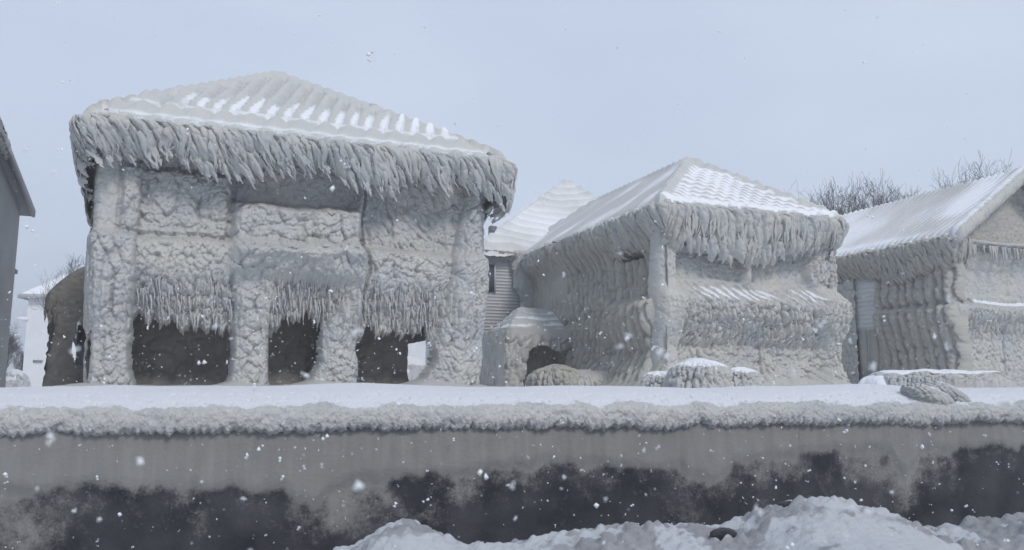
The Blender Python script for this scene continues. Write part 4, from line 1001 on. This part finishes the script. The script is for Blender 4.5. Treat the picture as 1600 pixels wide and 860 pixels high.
mat('bank', (.25, .255, .27), (.34, .345, .36), .75, 5, .3, 30, (.47, .49, .52))
HB, XB, YB = snowbank()
def hat(x, y):
    i = int(np.clip(np.searchsorted(XB, x), 0, len(XB) - 1)); j = int(np.clip(np.searchsorted(YB, y), 0, len(YB) - 1)); return HB[i, j]

def stone(name, c, r, m, seed, label, cat, group, flat=.7):
    rng = np.random.RandomState(seed)
    n, k = 14, 9
    T, p = np.meshgrid(np.linspace(0, 2 * math.pi, n), np.linspace(0, math.pi, k), indexing='ij')
    x = np.sin(p) * np.cos(T); y = np.sin(p) * np.sin(T); z = np.cos(p)
    q = 1 + .35 * (vn(x * 1.7 + seed, y * 1.7 + z * 1.3, seed) - .5) + .2 * (vn(x * 4 + seed, z * 4 + y * 3, seed + 1) - .5)
    a, b = rng.uniform(.8, 1.3), rng.uniform(.7, 1.1)
    G = np.stack([x * a, y * b, z * flat], -1) * (r * q)[..., None]
    o = sheet(name, G, m)[0]; o.location = c; o.rotation_euler[2] = rng.rand() * 6
    tag(o, label, cat, group); return o
rocks = [(1.33, 5.16, .095, 'stone', 'largest dark wet rock poking out of a hollow left of the snowbank crest'), (1.77, 5.31, .055, 'stone', 'dark rock half sunk just left of the snowbank crest'),
         (1.95, 5.43, .05, 'stone', 'small dark rock on the very crest of the snowbank')]
for i, (x, y, r, m, lb) in enumerate(rocks): stone('rock', (x, y, hat(x, y) + r * .25), r, m, 30 + i, lb, 'rock', 'dark rocks in the snowbank', .55)
rng = random.Random(5)
px_chunks = [(1543, 838, .055), (1285, 829, .045), (1345, 834, .05), (1415, 838, .05), (1120, 843, .035), (1110, 843, .03), (1295, 850, .05), (1390, 844, .04), (1465, 852, .045), (1530, 848, .05), (1215, 826, .03), (960, 826, .03), (905, 828, .045),
             (865, 838, .03), (640, 822, .05), (690, 832, .045), (668, 836, .04), (610, 826, .04), (1070, 822, .03), (1270, 812, .03), (1360, 800, .025), (1470, 832, .025), (1040, 838, .03), (1240, 846, .03), (1576, 826, .03), (990, 842, .028), (820, 846, .03)]
for i, (px, py, r) in enumerate(px_chunks):
    # walk down the sight line until it meets the bank: a real spot on its surface
    dx = (px - 800) / 1262
    for Y in np.arange(5.6, 3.0, -.02):
        X = dx * Y
        if EYE - (py - 603) / 1250 * Y <= hat(X, Y) + .01: break
    stone('snow_chunk', (dx * Y, Y, hat(dx * Y, Y) + r * .2), r, 'clump', 60 + i, 'small round lump of dirty packed snow lying on the snowbank', 'snow chunk', 'packed snow chunks on the snowbank', .8)

# ================================================================== bare winter trees
def tree_mesh(seed, H, spread=1.0, trunk=.16):
    rng = random.Random(seed); segs = [[], []]
    def grow(p, d, L, r, lvl):
        n = 5; pts = [p.copy()]; rr = [r]
        for k in range(n):
            d = d + np.array([rng.gauss(0, .10), rng.gauss(0, .10), rng.gauss(.02, .06)]) * (1 + .3 * lvl); d /= np.linalg.norm(d)
            p = p + d * L / n; pts.append(p.copy()); rr.append(max(.0072, r * (1 - .62 * (k + 1) / n)))
        segs[0 if lvl == 0 else 1].append((pts, rr))
        if lvl >= 5: return
        nb = [9, 7, 6, 4, 3][lvl]
        for b in range(nb):
            f = rng.uniform(.32 if lvl == 0 else .2, 1.0); i = min(n, int(f * n + .5)); q = pts[i]
            ax = np.array([rng.gauss(0, 1), rng.gauss(0, 1), rng.gauss(.25, .4)]); ax -= d * np.dot(ax, d) * .6; ax /= np.linalg.norm(ax)
            k = rng.uniform(.55, .95) * spread
            dd = d * (1 - .35 * k) + ax * k * .75 + np.array([0, 0, .18]); dd /= np.linalg.norm(dd)
            grow(q, dd, L * rng.uniform(.5, .72), rr[i] * rng.uniform(.45, .65), lvl + 1)
    grow(np.array([0, 0, 0.]), np.array([rng.gauss(0, .04), rng.gauss(0, .04), 1.]), H * .5, trunk, 0)
    out = []
    for s_ in segs:
        out.append(tubes([a for a, b in s_], [b for a, b in s_], 3 if s_ is segs[1] else 7, None, seed))
    return out
protos = [tree_mesh(3, 11.0, .9), tree_mesh(7, 11.0, 1.1), tree_mesh(12, 11.0, .8)]
PM = []; PH = [max(np.sort(cv[:, 2])[-60], 1) for _, (cv, _f) in protos]
for (tv, tf), (cv, cf) in protos:
    a = rawmesh('trunk', tv, tf); a.materials.append(MATS['bark']); b = rawmesh('crown', cv, cf); b.materials.append(MATS['bark']); PM.append((a, b))
def tree(px, top, Y, k, rz, label, group, H=11.5):
    X = (px - 800) / 1262 * Y; ztop = EYE + (603 - top) / 1250 * Y
    sc = (ztop - G0) / PH[k]
    o = empty('bare_tree', (X, Y, G0), label, 'tree', group); o.rotation_euler[2] = rz; o.scale = (sc * .85, sc * .85, sc)
    for nm, me in zip(('trunk', 'crown'), PM[k]):
        c = bpy.data.objects.new(nm, me); COL.objects.link(c); c.parent = o
gt = 'bare trees behind the houses'
tree(1262, 298, 58, 0, .3, 'low bare tree just right of the middle roof, leftmost over the gap', gt)
tree(1312, 290, 55, 1, 1.9, 'bushy bare tree left of the tallest one over the gap between middle and right houses', gt)
tree(1347, 278, 56, 2, 3.0, 'tallest bare tree over the gap between middle and right houses', gt)
tree(1330, 287, 58, 0, 2.2, 'dense bare tree filling the clump just left of the tallest over the gap', gt)
tree(1364, 284, 57, 1, 5.2, 'bare tree close right of the tallest one over the gap', gt)
tree(1383, 292, 60, 0, 4.1, 'slender bare tree at the right end of the clump over the gap', gt)
tree(1475, 278, 56, 1, .9, 'pale bare tree at the left end of the row above the right hand roof', gt)
tree(1502, 284, 60, 2, 5.0, 'low dense bare tree second from the left above the right hand roof', gt)
tree(1530, 254, 58, 2, 2.2, 'tallest bare tree above the right hand roof', gt)
tree(1556, 256, 60, 1, 3.6, 'thin bare tree right of the tallest above the right hand roof', gt)
tree(1578, 264, 62, 0, 5.6, 'bare tree nearest the gable top of the right hand house', gt)
tree(128, 402, 44, 0, 2.5, 'bare tree whose twigs rise behind the left pillar of the largest house', gt)
tree(8, 505, 46, 1, .5, 'bare tree low down between the grey house and the pale house', gt)
tree(30, 535, 60, 2, 1.5, 'faint distant bare tree beside the foot of the pale house', gt)

# ================================================================== falling snow
def flakes():
    rng = np.random.RandomState(12); V = []; F = []
    n = 0
    base = np.array([(1, 0, 0), (-1, 0, 0), (0, 1, 0), (0, -1, 0), (0, 0, 1), (0, 0, -1)], float)
    tri = [(0, 2, 4), (2, 1, 4), (1, 3, 4), (3, 0, 4), (2, 0, 5), (1, 2, 5), (3, 1, 5), (0, 3, 5)]
    for i in range(5200):
        Y = 1.6 + 14 * rng.rand() ** .8
        X = rng.uniform(-.85, .85) * Y; zt = rng.uniform(-.22, .55 if rng.rand() < .35 else .12) * Y + EYE
        if zt < .1: continue
        r = rng.uniform(.0018, .0055) * (1 + (rng.rand() < .08) * 1.8) * (.55 + .075 * Y)
        if Y < 2.5: r *= .6
        c = np.array([X, Y, zt])
        for b in range(1 if r < .003 else 2):
            cc = c + rng.randn(3) * r * .7
            v = base * (r * rng.uniform(.5, 1.25, (6, 1))) + cc + rng.randn(6, 3) * r * .15
            V.append(v); F += [tuple(n + k for k in t) for t in tri]; n += 6
    for i in range(60):          # the nearest, largest flakes
        Y = rng.uniform(1.0, 2.2); c = np.array([rng.uniform(-.64, .64) * Y, Y, EYE + rng.uniform(-.2, .35 if i % 4 == 0 else .08) * Y]); r = rng.uniform(.0018, .0042)
        for b in range(4):
            v = base * (r * rng.uniform(.5, 1.25, (6, 1))) + c + rng.randn(3) * r * .8 + rng.randn(6, 3) * r * .15
            V.append(v); F += [tuple(n + k for k in t) for t in tri]; n += 6
    o = P('falling_snow', np.concatenate(V), np.array(F), 'flake', None, smooth=False); o['kind'] = 'stuff'
flakes()

# ================================================================== haze: snow filled air
def haze():
    V = [(x, y, z) for x in (-330, 330) for y in (-60, 330) for z in (-1.5, 20.)]
    o = P('haze', V, [(0, 1, 3, 2), (4, 6, 7, 5), (0, 4, 5, 1), (2, 3, 7, 6), (0, 2, 6, 4), (1, 5, 7, 3)], 'flake', None, smooth=False)
    m = bpy.data.materials.new('haze'); m.use_nodes = True; t = m.node_tree; t.nodes.clear()
    ou = N(t, 'ShaderNodeOutputMaterial'); pv = N(t, 'ShaderNodeVolumePrincipled'); pv.inputs['Color'].default_value = (.9, .92, .95, 1); pv.inputs['Density'].default_value = .0034
    t.links.new(pv.outputs[0], ou.inputs['Volume']); o.data.materials.clear(); o.data.materials.append(m); o['kind'] = 'stuff'
haze()
